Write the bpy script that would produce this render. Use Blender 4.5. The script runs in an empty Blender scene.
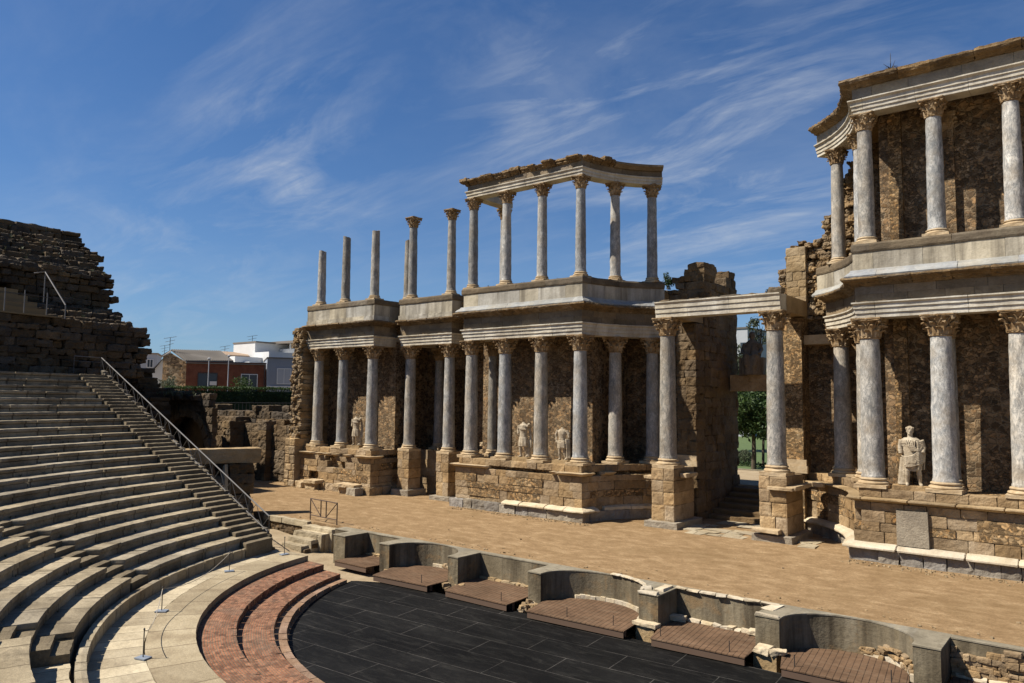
import bpy, math, random
from math import sin, cos, pi, radians, sqrt, atan2, hypot, asin, degrees
from mathutils import Vector, Matrix, Euler, noise as mnoise
rnd = random.Random(11)
SC = bpy.context.scene
COL = SC.collection
def U(a, b): return rnd.uniform(a, b)

# ------------------------------------------------------------------ mesh builder
class MB:
    def __init__(s): s.v = []; s.f = []
    def add(s, vs, fs):
        n = len(s.v); s.v += [tuple(p) for p in vs]; s.f += [tuple(i + n for i in f) for f in fs]; return s
    def hexa(s, b, t):
        n = len(b)
        fs = [tuple(range(n - 1, -1, -1)), tuple(range(n, 2 * n))]
        fs += [(i, (i + 1) % n, n + (i + 1) % n, n + i) for i in range(n)]
        return s.add(list(b) + list(t), fs)
    def box(s, c, d, rz=0, jit=0, tilt=0):
        hx, hy, hz = d[0] / 2, d[1] / 2, d[2] / 2; co, si = cos(rz), sin(rz)
        P = []
        for z in (-hz, hz):
            for x, y in ((-hx, -hy), (hx, -hy), (hx, hy), (-hx, hy)):
                x2, y2, z2 = x + U(-jit, jit), y + U(-jit, jit), z + U(-jit, jit) + tilt * x
                P.append((c[0] + x2 * co - y2 * si, c[1] + x2 * si + y2 * co, c[2] + z2))
        return s.hexa(P[:4], P[4:])
    def bx(s, x0, x1, y0, y1, z0, z1): return s.box(((x0 + x1) / 2, (y0 + y1) / 2, (z0 + z1) / 2), (x1 - x0, y1 - y0, z1 - z0))
    def prism(s, poly, z0, z1):
        a = sum(poly[i][0] * poly[(i + 1) % len(poly)][1] - poly[(i + 1) % len(poly)][0] * poly[i][1] for i in range(len(poly)))
        if a < 0: poly = poly[::-1]
        return s.hexa([(x, y, z0) for x, y in poly], [(x, y, z1) for x, y in poly])
    def lathe(s, prof, n=24, c=(0, 0), a0=0, caps=True):
        vs = []; fs = []
        for r, z in prof:
            for k in range(n):
                a = a0 + 2 * pi * k / n; vs.append((c[0] + r * cos(a), c[1] + r * sin(a), z))
        for j in range(len(prof) - 1):
            for k in range(n):
                fs.append((j * n + k, j * n + (k + 1) % n, (j + 1) * n + (k + 1) % n, (j + 1) * n + k))
        if caps:
            fs.append(tuple(range(n - 1, -1, -1))); m = (len(prof) - 1) * n; fs.append(tuple(range(m, m + n)))
        return s.add(vs, fs)
    def polytube(s, pts, r, n=8):
        pts = [Vector(p) for p in pts]; rr = r if isinstance(r, (list, tuple)) else [r] * len(pts)
        vs = []; fs = []; ref = None
        for i, p in enumerate(pts):
            d = (pts[min(i + 1, len(pts) - 1)] - pts[max(i - 1, 0)]).normalized()
            if ref is None: ref = Vector((0, 0, 1)) if abs(d.z) < .9 else Vector((1, 0, 0))
            a = d.cross(ref).normalized(); b = d.cross(a).normalized()
            for k in range(n):
                t = 2 * pi * k / n; vs.append(p + (a * cos(t) + b * sin(t)) * rr[i])
        for j in range(len(pts) - 1):
            for k in range(n):
                fs.append((j * n + k, j * n + (k + 1) % n, (j + 1) * n + (k + 1) % n, (j + 1) * n + k))
        fs.append(tuple(range(n - 1, -1, -1))); m = (len(pts) - 1) * n; fs.append(tuple(range(m, m + n)))
        return s.add(vs, fs)
    def tube(s, a, b, r, n=8): return s.polytube([a, b], r, n)
    def ball(s, c, r, n=12, m=8, rot=None):
        if not isinstance(r, (list, tuple)): r = (r, r, r)
        vs = []; fs = []
        M = rot.to_matrix() if rot else None
        for j in range(m + 1):
            ph = pi * (j + .02) / (m + .04) - pi / 2
            for k in range(n):
                t = 2 * pi * k / n; p = Vector((r[0] * cos(ph) * cos(t), r[1] * cos(ph) * sin(t), r[2] * sin(ph)))
                if M: p = M @ p
                vs.append((c[0] + p.x, c[1] + p.y, c[2] + p.z))
        for j in range(m):
            for k in range(n): fs.append((j * n + k, j * n + (k + 1) % n, (j + 1) * n + (k + 1) % n, (j + 1) * n + k))
        fs.append(tuple(range(n - 1, -1, -1))); fs.append(tuple(range(m * n, m * n + n)))
        return s.add(vs, fs)
    def ring(s, c, R0, R1, z0, z1, A0, A1, n, topz=None, jr=0):
        """solid arc segment; A0/A1 degrees or functions of radius"""
        f0 = A0 if callable(A0) else (lambda r: A0); f1 = A1 if callable(A1) else (lambda r: A1)
        vs = []; fs = []
        for i in range(n + 1):
            t = i / n; j = U(-jr, jr)
            for R, z in ((R0, z0), (R1, z0), (R1, z1), (R0, z1)):
                a = radians(f0(R) * (1 - t) + f1(R) * t); q = R + j
                vs.append((c[0] + q * cos(a), c[1] + q * sin(a), z))
        for i in range(n):
            a, b = 4 * i, 4 * i + 4
            for k in range(4): fs.append((a + k, b + k, b + (k + 1) % 4, a + (k + 1) % 4))
        fs.append((0, 1, 2, 3)); fs.append((4 * n + 3, 4 * n + 2, 4 * n + 1, 4 * n))
        return s.add(vs, fs)
    def sweep(s, path, prof):
        """closed profile of (offset to the right of travel, z) along a plan path, mitred"""
        n = len(path); m = len(prof); vs = []; fs = []
        for i, p in enumerate(path):
            d0 = None if i == 0 else Vector((p[0] - path[i - 1][0], p[1] - path[i - 1][1])).normalized()
            d1 = None if i == n - 1 else Vector((path[i + 1][0] - p[0], path[i + 1][1] - p[1])).normalized()
            if d0 is None: d0 = d1
            if d1 is None: d1 = d0
            n0 = Vector((d0.y, -d0.x)); n1 = Vector((d1.y, -d1.x)); nm = (n0 + n1).normalized(); k = 1 / max(.3, nm.dot(n0))
            for o, z in prof: vs.append((p[0] + nm.x * o * k, p[1] + nm.y * o * k, z))
        for i in range(n - 1):
            for k in range(m):
                a, b = i * m + k, i * m + (k + 1) % m; fs.append((a, b, b + m, a + m))
        fs.append(tuple(range(m - 1, -1, -1))); fs.append(tuple(range((n - 1) * m, n * m)))
        return s.add(vs, fs)
    def sweep_blocks(s, path, proff, L, gap=.012, jo=.01, jz=0., skip=0.):
        """cut the path into blocks, one closed piece each. proff: profile, or f(rand)->profile"""
        S = [0]
        for i in range(1, len(path)): S.append(S[-1] + hypot(path[i][0] - path[i - 1][0], path[i][1] - path[i - 1][1]))
        def at(t):
            for i in range(1, len(path)):
                if t <= S[i] + 1e-9:
                    u = (t - S[i - 1]) / max(1e-9, S[i] - S[i - 1]); return (path[i - 1][0] + (path[i][0] - path[i - 1][0]) * u, path[i - 1][1] + (path[i][1] - path[i - 1][1]) * u)
            return path[-1]
        t = 0
        while t < S[-1] - 1e-6:
            l = L * U(.65, 1.35); e = t + l
            if S[-1] - e < L * .45: e = S[-1]
            if rnd.random() >= skip:
                o = U(-jo, jo); h = U(-jz, jz)
                sub = [at(t + gap)] + [path[i] for i in range(1, len(path) - 1) if t + gap + .03 < S[i] < e - gap - .03] + [at(e - gap)]
                pr = proff() if callable(proff) else proff
                zm = max(z for _, z in pr)
                s.sweep(sub, [(a + o if a > -.3 else a, z + (h if z == zm else 0)) for a, z in pr])
            t = e
        return s
    def block_wall(s, p0, p1, thick, zf0, zf1, ch, L, jit=.04, rag=.5, gap=.0):
        """ragged courses of rough blocks; zf0, zf1 functions of the distance along the wall"""
        d = Vector((p1[0] - p0[0], p1[1] - p0[1])); W = d.length; d.normalize(); rz = atan2(d.y, d.x); nr = Vector((-d.y, d.x))
        z = min(zf0(W * k / 20) for k in range(21)); zt = max(zf1(W * k / 20) for k in range(21))
        while z < zt:
            h = ch * U(.75, 1.25); t = -U(0, L * .3)
            while t < W:
                l = L * U(.5, 1.5); e = min(t + l, W + U(0, jit))
                t0 = max(t, -U(0, jit)); m = (t0 + e) / 2
                if e - t0 > .05 and zf0(m) - h * .5 <= z and z + h * .4 < zf1(m) + U(-rag, rag) * h:
                    th = thick + U(-jit, jit) * 2
                    c = Vector(p0) + d * m + nr * (thick / 2 + U(-jit, jit) * .6)
                    s.box((c.x, c.y, z + h / 2), (e - t0 - gap, th, h - gap), rz, jit * .35)
                t = e
            z += h
        return s
    def build(s, name, mat, parent=None, smooth=False, angle=40, mods=None):
        me = bpy.data.meshes.new(name)
        off = Vector(parent.location) if parent is not None else Vector((0, 0, 0))
        if parent is not None and parent.parent is not None: off = off + Vector(parent.parent.location)
        me.from_pydata([(x - off.x, y - off.y, z - off.z) for x, y, z in s.v], [], s.f)
        me.validate(); me.update()
        if mat: me.materials.append(mat)
        import bmesh
        bm = bmesh.new(); bm.from_mesh(me); bmesh.ops.recalc_face_normals(bm, faces=bm.faces); bm.to_mesh(me); bm.free()
        if smooth:
            me.polygons.foreach_set('use_smooth', [True] * len(me.polygons))
            try: me.set_sharp_from_angle(angle=radians(angle))
            except Exception: pass
        o = bpy.data.objects.new(name, me); COL.objects.link(o)
        if parent is not None: o.parent = parent
        return o

def islands(mb, name, mat, parent):
    """one part per connected piece"""
    par = list(range(len(mb.v)))
    def find(i):
        while par[i] != i: par[i] = par[par[i]]; i = par[i]
        return i
    for f in mb.f:
        for k in f[1:]: par[find(k)] = find(f[0])
    g = {}
    for f in mb.f: g.setdefault(find(f[0]), []).append(f)
    out = []
    for fs in g.values():
        idx = {}; m2 = MB()
        for f in fs:
            for i in f:
                if i not in idx: idx[i] = len(m2.v); m2.v.append(mb.v[i])
            m2.f.append(tuple(idx[i] for i in f))
        out.append(m2.build(name, mat, parent))
    return out
TEX = {}
def rough(o, lev=2, amp=.08, size=.35, sm=2):
    """worn, crumbled stone: subdivide, round the edges, push the surface about"""
    k = round(size, 3)
    if k not in TEX:
        TEX[k] = bpy.data.textures.new('erosion', 'CLOUDS'); TEX[k].noise_scale = size; TEX[k].noise_depth = 4
    s_ = o.modifiers.new('divide', 'SUBSURF'); s_.subdivision_type = 'SIMPLE'; s_.levels = s_.render_levels = lev
    if sm:
        q = o.modifiers.new('round', 'SMOOTH'); q.factor = .5; q.iterations = sm
    d = o.modifiers.new('erode', 'DISPLACE'); d.texture = TEX[k]; d.strength = amp; d.mid_level = .5; d.texture_coords = 'GLOBAL'
    return o
def arc(cx, cy, r, a0, a1, n):
    return [(cx + r * cos(radians(a0 + (a1 - a0) * i / n)), cy + r * sin(radians(a0 + (a1 - a0) * i / n))) for i in range(n + 1)]
def tag(o, label, cat, group=None, kind=None):
    if label: o['label'] = label
    if cat: o['category'] = cat
    if group: o['group'] = group
    if kind: o['kind'] = kind
    return o
def thing(name, label, cat, loc=(0, 0, 0), rz=0, group=None):
    o = bpy.data.objects.new(name, None); COL.objects.link(o); o.location = loc; o.rotation_euler = (0, 0, rz); o.empty_display_size = .3
    return tag(o, label, cat, group)
def copy_thing(r, loc, rz=0, label=None, group=None):
    c = r.copy(); COL.objects.link(c); c.location = loc; c.rotation_euler = (0, 0, rz)
    if label: c['label'] = label
    if group: c['group'] = group
    for ch in list(r.children):
        d = ch.copy(); COL.objects.link(d); d.parent = c
        for g in list(ch.children):
            e = g.copy(); COL.objects.link(e); e.parent = d
    return c
def structure(o): o['kind'] = 'structure'; return o

# ------------------------------------------------------------------ materials
KA = .74; KS = (.87, .84, .77)
class NT:
    def __init__(s, m):
        m.use_nodes = True; s.t = m.node_tree; s.t.nodes.clear()
    def n(s, t, **k):
        o = s.t.nodes.new(t)
        for a, b in k.items():
            if a in ('inp',):
                for i, v in b.items():
                    if hasattr(v, 'is_output') or hasattr(v, 'links'): s.t.links.new(v, o.inputs[i])
                    else: o.inputs[i].default_value = v
            else: setattr(o, a, b)
        return o
    def math(s, op, a, b=None, c=False):
        o = s.n('ShaderNodeMath', operation=op, use_clamp=c)
        for i, v in enumerate((a, b)):
            if v is None: continue
            if hasattr(v, 'links'): s.t.links.new(v, o.inputs[i])
            else: o.inputs[i].default_value = v
        return o.outputs[0]
    def mix(s, f, a, b, mode='MIX'):
        o = s.n('ShaderNodeMix', data_type='RGBA', blend_type=mode)
        for i, v in ((0, f), (6, a), (7, b)):
            if hasattr(v, 'links'): s.t.links.new(v, o.inputs[i])
            elif isinstance(v, (int, float)): o.inputs[i].default_value = v if i == 0 else (v, v, v, 1)
            else: o.inputs[i].default_value = (*v[:3], 1)
        return o.outputs[2]
    def ramp(s, f, stops):
        o = s.n('ShaderNodeValToRGB'); e = o.color_ramp.elements
        while len(e) < len(stops): e.new(.5)
        for el, (p, c) in zip(e, stops):
            el.position = p; el.color = (*c, 1) if isinstance(c, (tuple, list)) else (c, c, c, 1)
        s.t.links.new(f, o.inputs[0]); return o.outputs[0]
    def noise(s, vec, scale, detail=6, rough=.6, dist=0):
        o = s.n('ShaderNodeTexNoise', inp={'Scale': scale, 'Detail': detail, 'Roughness': rough, 'Distortion': dist})
        s.t.links.new(vec, o.inputs['Vector']); return o.outputs['Fac']
    def scale(s, vec, v, rot=(0, 0, 0)):
        o = s.n('ShaderNodeMapping', inp={'Scale': v, 'Rotation': rot}); s.t.links.new(vec, o.inputs['Vector']); return o.outputs[0]

def stone(name, cols, scale=.6, island=.12, fine=.35, bump=.35, bscale=9, rough=.88, streak=None, rubble=None, spots=None, band=None, joints=None):
    """cols: list of base colours blended by a broad noise"""
    m = bpy.data.materials.new(name); t = NT(m)
    P = t.n('ShaderNodeNewGeometry'); pos = P.outputs['Position']
    f = t.noise(pos, scale, 7, .62, .4)
    k = len(cols); c = t.ramp(f, [(.28 + .44 * i / max(1, k - 1), cols[i]) for i in range(k)])
    h = t.noise(pos, bscale, 8, .68)
    if rubble:
        sc, mort, mw = rubble[:3]
        wob = t.n('ShaderNodeVectorMath', operation='ADD'); nz = t.n('ShaderNodeTexNoise', inp={'Scale': 3.6, 'Detail': 6, 'Roughness': .7})
        t.t.links.new(pos, nz.inputs['Vector'])
        sub = t.n('ShaderNodeVectorMath', operation='MULTIPLY_ADD', inp={1: (.34, .34, .34), 2: (-.17, -.17, -.17)}); t.t.links.new(nz.outputs['Color'], sub.inputs[0])
        t.t.links.new(pos, wob.inputs[0]); t.t.links.new(sub.outputs[0], wob.inputs[1])
        pv = t.scale(wob.outputs[0], (1, 1, rubble[3] if len(rubble) > 3 else 1.5))
        def vor(sc_):
            v1 = t.n('ShaderNodeTexVoronoi', inp={'Scale': sc_, 'Randomness': 1.}); t.t.links.new(pv, v1.inputs['Vector'])
            v2 = t.n('ShaderNodeTexVoronoi', feature='DISTANCE_TO_EDGE', inp={'Scale': sc_, 'Randomness': 1.}); t.t.links.new(pv, v2.inputs['Vector'])
            return v1.outputs['Color'], t.math('MULTIPLY', v2.outputs['Distance'], sc_ / sc)
        ca, da = vor(sc); cb, db = vor(sc * 1.9)
        pick = t.ramp(t.noise(pos, 1.1, 4, .6), [(.47, 0.), (.51, 1.)])
        sp = t.n('ShaderNodeSeparateColor'); t.t.links.new(t.mix(pick, ca, cb), sp.inputs[0])
        dm = t.n('ShaderNodeMix', data_type='FLOAT'); t.t.links.new(pick, dm.inputs[0]); t.t.links.new(da, dm.inputs[2]); t.t.links.new(db, dm.inputs[3]); dist_ = dm.outputs[0]
        cell = t.math('MULTIPLY_ADD', t.math('POWER', sp.outputs[0], 1.6), 1.5); t.t.nodes[-1].inputs[2].default_value = .4
        c = t.mix(1., c, cell, 'MULTIPLY')
        hue = t.ramp(sp.outputs[1], [(0, (1.1, .95, .75)), (.5, (1, 1, 1)), (.8, (1.0, .85, .66)), (1, (.8, .86, .95))])
        c = t.mix(1., c, hue, 'MULTIPLY')
        ed = t.math('DIVIDE', dist_, t.math('MULTIPLY', t.ramp(t.noise(pos, 6, 4, .7), [(.3, .3), (.7, 1.5)]), mw), True)
        em = t.math('SUBTRACT', 1., ed, True)
        c = t.mix(t.math('MULTIPLY', em, t.ramp(t.noise(pos, 1.4, 5, .7), [(.35, .15), (.62, .95)])), c, mort)
        h = t.math('ADD', t.math('MULTIPLY', h, .5), t.math('MULTIPLY', ed, .9))
    if island:
        r = t.math('MULTIPLY_ADD', P.outputs['Random Per Island'], 2 * island); t.t.nodes[-1].inputs[2].default_value = 1 - island
        c = t.mix(1., c, r, 'MULTIPLY')
        r2 = t.math('FRACT', t.math('MULTIPLY', P.outputs['Random Per Island'], 17.31))
        warm = t.ramp(r2, [(0, (1.0 + island * .3, 1, 1 - island * .6)), (1, (1 - island * .2, 1, 1.0 + island * .5))])
        c = t.mix(1., c, warm, 'MULTIPLY')
    fn = t.math('MULTIPLY_ADD', t.noise(pos, 14, 8, .7), 2 * fine); t.t.nodes[-1].inputs[2].default_value = 1 - fine
    c = t.mix(1., c, fn, 'MULTIPLY')
    if streak:
        amt, sc_, colr = streak[:3]
        sv = t.scale(pos, (sc_, sc_, sc_ * .09)); sf = t.noise(sv, 1., 6, .65)
        sm = t.ramp(sf, [(.42, 0.), (.68, amt)]); c = t.mix(sm, c, colr)
    if spots:
        amt, sc_, colr = spots
        sf = t.noise(pos, sc_, 5, .7, .6); sm = t.ramp(sf, [(.53, 0.), (.66, amt)]); c = t.mix(sm, c, colr)
    if joints:
        # radial slabs: joints = (centre, ring widths scale, angular count, dark)
        (cx, cy), rows, nang, dk = joints
        sx = t.n('ShaderNodeSeparateXYZ'); t.t.links.new(pos, sx.inputs[0])
        dx = t.math('SUBTRACT', sx.outputs[0], cx); dy = t.math('SUBTRACT', sx.outputs[1], cy)
        R = t.math('SQRT', t.math('ADD', t.math('MULTIPLY', dx, dx), t.math('MULTIPLY', dy, dy)))
        A = t.math('MULTIPLY', t.math('ARCTAN2', dx, dy), nang)
        cv = t.n('ShaderNodeCombineXYZ'); t.t.links.new(A, cv.inputs[0]); t.t.links.new(t.math('MULTIPLY_ADD', R, rows), cv.inputs[1]); t.t.nodes[-1].inputs[2].default_value = .5
        br = t.n('ShaderNodeTexBrick', inp={'Scale': 1., 'Mortar Size': .022, 'Mortar Smooth': .4, 'Brick Width': 1., 'Row Height': 1., 'Color1': (1.18, 1.16, 1.1, 1), 'Color2': (.78, .75, .70, 1), 'Mortar': (*dk, 1)})
        br.offset = .37; t.t.links.new(cv.outputs[0], br.inputs['Vector']); c = t.mix(1., c, br.outputs['Color'], 'MULTIPLY')
        h = t.math('SUBTRACT', h, t.math('MULTIPLY', br.outputs['Fac'], .6))
    b = t.n('ShaderNodeBump', inp={'Strength': bump, 'Distance': .06}); t.t.links.new(h, b.inputs['Height'])
    s_ = t.n('ShaderNodeBsdfPrincipled', inp={'Roughness': rough, 'Specular IOR Level': .25})
    t.t.links.new(t.mix(1., c, KS, 'MULTIPLY'), s_.inputs['Base Color']); t.t.links.new(b.outputs[0], s_.inputs['Normal'])
    o = t.n('ShaderNodeOutputMaterial'); t.t.links.new(s_.outputs[0], o.inputs[0]); return m

def plain(name, col, rough=.6, metal=0., var=.12, scale=3., bump=0.):
    m = bpy.data.materials.new(name); t = NT(m); P = t.n('ShaderNodeNewGeometry')
    f = t.math('MULTIPLY_ADD', t.noise(P.outputs['Position'], scale, 6, .65), 2 * var); t.t.nodes[-1].inputs[2].default_value = 1 - var
    c = t.mix(1., col, f, 'MULTIPLY')
    s_ = t.n('ShaderNodeBsdfPrincipled', inp={'Roughness': rough, 'Metallic': metal}); t.t.links.new(t.mix(1., c, KA, 'MULTIPLY'), s_.inputs['Base Color'])
    if bump:
        b = t.n('ShaderNodeBump', inp={'Strength': bump, 'Distance': .03}); t.t.links.new(t.noise(P.outputs['Position'], 20, 6, .7), b.inputs['Height']); t.t.links.new(b.outputs[0], s_.inputs['Normal'])
    o = t.n('ShaderNodeOutputMaterial'); t.t.links.new(s_.outputs[0], o.inputs[0]); return m

def marble(name, c0, c1, c2):
    """streaky grey-blue column marble with brown weathering"""
    m = bpy.data.materials.new(name); t = NT(m); P = t.n('ShaderNodeNewGeometry'); pos = P.outputs['Position']
    sv = t.scale(pos, (1.6, 1.6, .85), (.25, .1, .3)); f = t.noise(sv, 2.2, 9, .68, 1.2)
    c = t.ramp(f, [(.3, c0), (.5, c1), (.66, c2)])
    v = t.noise(t.scale(pos, (2.2, 2.2, .8), (.35, .3, .6)), 3.2, 7, .7, 2.)
    c = t.mix(t.ramp(v, [(.47, 0.), (.55, .75), (.62, 0.)]), c, (.13, .14, .15))
    b = t.noise(pos, 1.1, 6, .7); c = t.mix(t.ramp(b, [(.46, 0.), (.72, .7)]), c, (.30, .235, .155))
    b2 = t.noise(t.scale(pos, (1, 1, .5)), 2.6, 6, .75); c = t.mix(1., c, t.ramp(b2, [(.3, .6), (.5, 1.), (.7, 1.2)]), 'MULTIPLY')
    o_ = t.n('ShaderNodeObjectInfo'); r = t.math('MULTIPLY_ADD', o_.outputs['Random'], .5); t.t.nodes[-1].inputs[2].default_value = .75
    hu = t.ramp(t.math('FRACT', t.math('MULTIPLY', o_.outputs['Random'], 7.7)), [(0, (1.06, 1., .9)), (1, (.96, 1., 1.05))]); c = t.mix(1., c, hu, 'MULTIPLY')
    c = t.mix(1., c, r, 'MULTIPLY')
    fn = t.math('MULTIPLY_ADD', t.noise(pos, 20, 7, .7), .5); t.t.nodes[-1].inputs[2].default_value = .75
    c = t.mix(1., c, fn, 'MULTIPLY')
    bp_ = t.n('ShaderNodeBump', inp={'Strength': .25, 'Distance': .04}); t.t.links.new(t.noise(pos, 12, 8, .7), bp_.inputs['Height'])
    s_ = t.n('ShaderNodeBsdfPrincipled', inp={'Roughness': .7, 'Specular IOR Level': .3}); t.t.links.new(t.mix(1., c, KA, 'MULTIPLY'), s_.inputs['Base Color']); t.t.links.new(bp_.outputs[0], s_.inputs['Normal'])
    o = t.n('ShaderNodeOutputMaterial'); t.t.links.new(s_.outputs[0], o.inputs[0]); return m

def sand_mat():
    m = bpy.data.materials.new('sand_floor'); t = NT(m); P = t.n('ShaderNodeNewGeometry'); pos = P.outputs['Position']
    a = t.noise(t.scale(pos, (1, 1.7, 1), (0, 0, .05)), 1.3, 10, .74, .3)
    c = t.ramp(a, [(.3, (.185, .12, .064)), (.5, (.275, .188, .107)), (.68, (.39, .285, .175))])
    g = t.noise(t.scale(pos, (4, 9, 1), (0, 0, .3)), 2.2, 8, .8, .3)
    c = t.mix(1., c, t.ramp(g, [(.3, .65), (.5, 1.), (.7, 1.32)]), 'MULTIPLY')
    g2 = t.noise(pos, 14, 6, .8); c = t.mix(1., c, t.ramp(g2, [(.3, .7), (.7, 1.25)]), 'MULTIPLY')
    d = t.noise(pos, .22, 4, .6, 1.); c = t.mix(t.ramp(d, [(.5, 0.), (.68, .45)]), c, (.17, .112, .056))
    b = t.n('ShaderNodeBump', inp={'Strength': .5, 'Distance': .05}); t.t.links.new(t.math('ADD', g, g2), b.inputs['Height'])
    s_ = t.n('ShaderNodeBsdfPrincipled', inp={'Roughness': .95, 'Specular IOR Level': .1}); t.t.links.new(t.mix(1., c, KS, 'MULTIPLY'), s_.inputs['Base Color']); t.t.links.new(b.outputs[0], s_.inputs['Normal'])
    o = t.n('ShaderNodeOutputMaterial'); t.t.links.new(s_.outputs[0], o.inputs[0]); return m

def brick_polar(name, c1, c2, mort, centre, rw, bl):
    """small bricks laid in curved rows"""
    m = bpy.data.materials.new(name); t = NT(m); P = t.n('ShaderNodeNewGeometry'); pos = P.outputs['Position']
    sx = t.n('ShaderNodeSeparateXYZ'); t.t.links.new(pos, sx.inputs[0])
    dx = t.math('SUBTRACT', sx.outputs[0], centre[0]); dy = t.math('SUBTRACT', sx.outputs[1], centre[1])
    R = t.math('SQRT', t.math('ADD', t.math('MULTIPLY', dx, dx), t.math('MULTIPLY', dy, dy)))
    A = t.math('MULTIPLY', t.math('ARCTAN2', dx, dy), 10.)
    cv = t.n('ShaderNodeCombineXYZ'); t.t.links.new(A, cv.inputs[0]); t.t.links.new(t.math('SUBTRACT', R, sx.outputs[2]), cv.inputs[1])
    br = t.n('ShaderNodeTexBrick', inp={'Scale': 1., 'Mortar Size': .008, 'Mortar Smooth': .2, 'Brick Width': bl, 'Row Height': rw, 'Color1': (*c1, 1), 'Color2': (*c2, 1), 'Mortar': (*mort, 1), 'Bias': 0.})
    t.t.links.new(cv.outputs[0], br.inputs['Vector'])
    v = t.n('ShaderNodeTexVoronoi', inp={'Scale': 7.}); t.t.links.new(pos, v.inputs['Vector'])
    sp = t.n('ShaderNodeSeparateColor'); t.t.links.new(v.outputs['Color'], sp.inputs[0])
    c = t.mix(1., br.outputs['Color'], t.ramp(sp.outputs[0], [(0, .6), (1, 1.4)]), 'MULTIPLY')
    n1 = t.noise(pos, 1.1, 6, .7); c = t.mix(t.ramp(n1, [(.47, 0.), (.68, .6)]), c, (.15, .115, .09))
    n2 = t.noise(pos, 5, 6, .7); c = t.mix(t.ramp(n2, [(.55, 0.), (.75, .35)]), c, (.30, .235, .18))
    b = t.n('ShaderNodeBump', inp={'Strength': .6, 'Distance': .03}); t.t.links.new(t.math('SUBTRACT', t.noise(pos, 16, 6, .7), t.math('MULTIPLY', br.outputs['Fac'], .7)), b.inputs['Height'])
    s_ = t.n('ShaderNodeBsdfPrincipled', inp={'Roughness': .9, 'Specular IOR Level': .2}); t.t.links.new(t.mix(1., c, KS, 'MULTIPLY'), s_.inputs['Base Color']); t.t.links.new(b.outputs[0], s_.inputs['Normal'])
    o = t.n('ShaderNodeOutputMaterial'); t.t.links.new(s_.outputs[0], o.inputs[0]); return m

def lines_mat(name, base, var, line, bw, rh, msize, rot=0, rough=.7, dust=None, offset=.5, bcol=None):
    """sheet or board floor with joints in plan"""
    m = bpy.data.materials.new(name); t = NT(m); P = t.n('ShaderNodeNewGeometry'); pos = P.outputs['Position']
    br = t.n('ShaderNodeTexBrick', inp={'Scale': 1., 'Mortar Size': msize, 'Mortar Smooth': .3, 'Brick Width': bw, 'Row Height': rh, 'Color1': (*base, 1), 'Color2': (*(x * (1 + var) for x in base), 1), 'Mortar': (*line, 1)})
    br.offset = offset
    t.t.links.new(t.scale(pos, (1, 1, 1), (0, 0, rot)), br.inputs['Vector'])
    n1 = t.noise(pos, .8, 8, .72, .5); c = t.mix(t.math('MULTIPLY', br.outputs['Fac'], t.ramp(t.noise(pos, 1.7, 5, .75), [(.34, .12 if var > .5 else .6), (.56, 1.)])), base, line)
    blk = t.n('ShaderNodeSeparateColor'); t.t.links.new(br.outputs['Color'], blk.inputs[0])
    if var > .5: c = t.mix(1., c, t.ramp(t.noise(t.scale(pos, (.25, .8, 1), (0, 0, rot)), 1., 3, .6), [(.35, .6), (.65, 1.7)]), 'MULTIPLY')
    c = t.mix(1., c, t.ramp(n1, [(.3, .65), (.7, 1.35)]), 'MULTIPLY')
    n2 = t.noise(t.scale(pos, (1, 1, 1), (0, 0, rot)), 6, 8, .75)
    c = t.mix(1., c, t.ramp(n2, [(.3, .75), (.7, 1.25)]), 'MULTIPLY')
    if dust:
        n3 = t.noise(t.scale(pos, (.6, 3, 1), (0, 0, rot + .3)), 1.6, 8, .75, .8); c = t.mix(t.ramp(n3, [(.5, 0.), (.72, dust[0])]), c, dust[1])
    b = t.n('ShaderNodeBump', inp={'Strength': .25, 'Distance': .02}); t.t.links.new(t.math('SUBTRACT', n2, br.outputs['Fac']), b.inputs['Height'])
    s_ = t.n('ShaderNodeBsdfPrincipled', inp={'Roughness': rough, 'Specular IOR Level': .12}); t.t.links.new(t.mix(1., c, KA, 'MULTIPLY'), s_.inputs['Base Color']); t.t.links.new(b.outputs[0], s_.inputs['Normal'])
    o = t.n('ShaderNodeOutputMaterial'); t.t.links.new(s_.outputs[0], o.inputs[0]); return m

def leaf_mat(name, c0, c1):
    m = bpy.data.materials.new(name); t = NT(m); P = t.n('ShaderNodeNewGeometry')
    c = t.ramp(P.outputs['Random Per Island'], [(0, c0), (1, c1)])
    s_ = t.n('ShaderNodeBsdfPrincipled', inp={'Roughness': .6, 'Specular IOR Level': .3}); t.t.links.new(t.mix(1., c, KA, 'MULTIPLY'), s_.inputs['Base Color'])
    tr = t.n('ShaderNodeBsdfTranslucent'); t.t.links.new(c, tr.inputs['Color'])
    mx = t.n('ShaderNodeMixShader', inp={0: .25}); t.t.links.new(s_.outputs[0], mx.inputs[1]); t.t.links.new(tr.outputs[0], mx.inputs[2])
    o = t.n('ShaderNodeOutputMaterial'); t.t.links.new(mx.outputs[0], o.inputs[0]); return m

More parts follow.
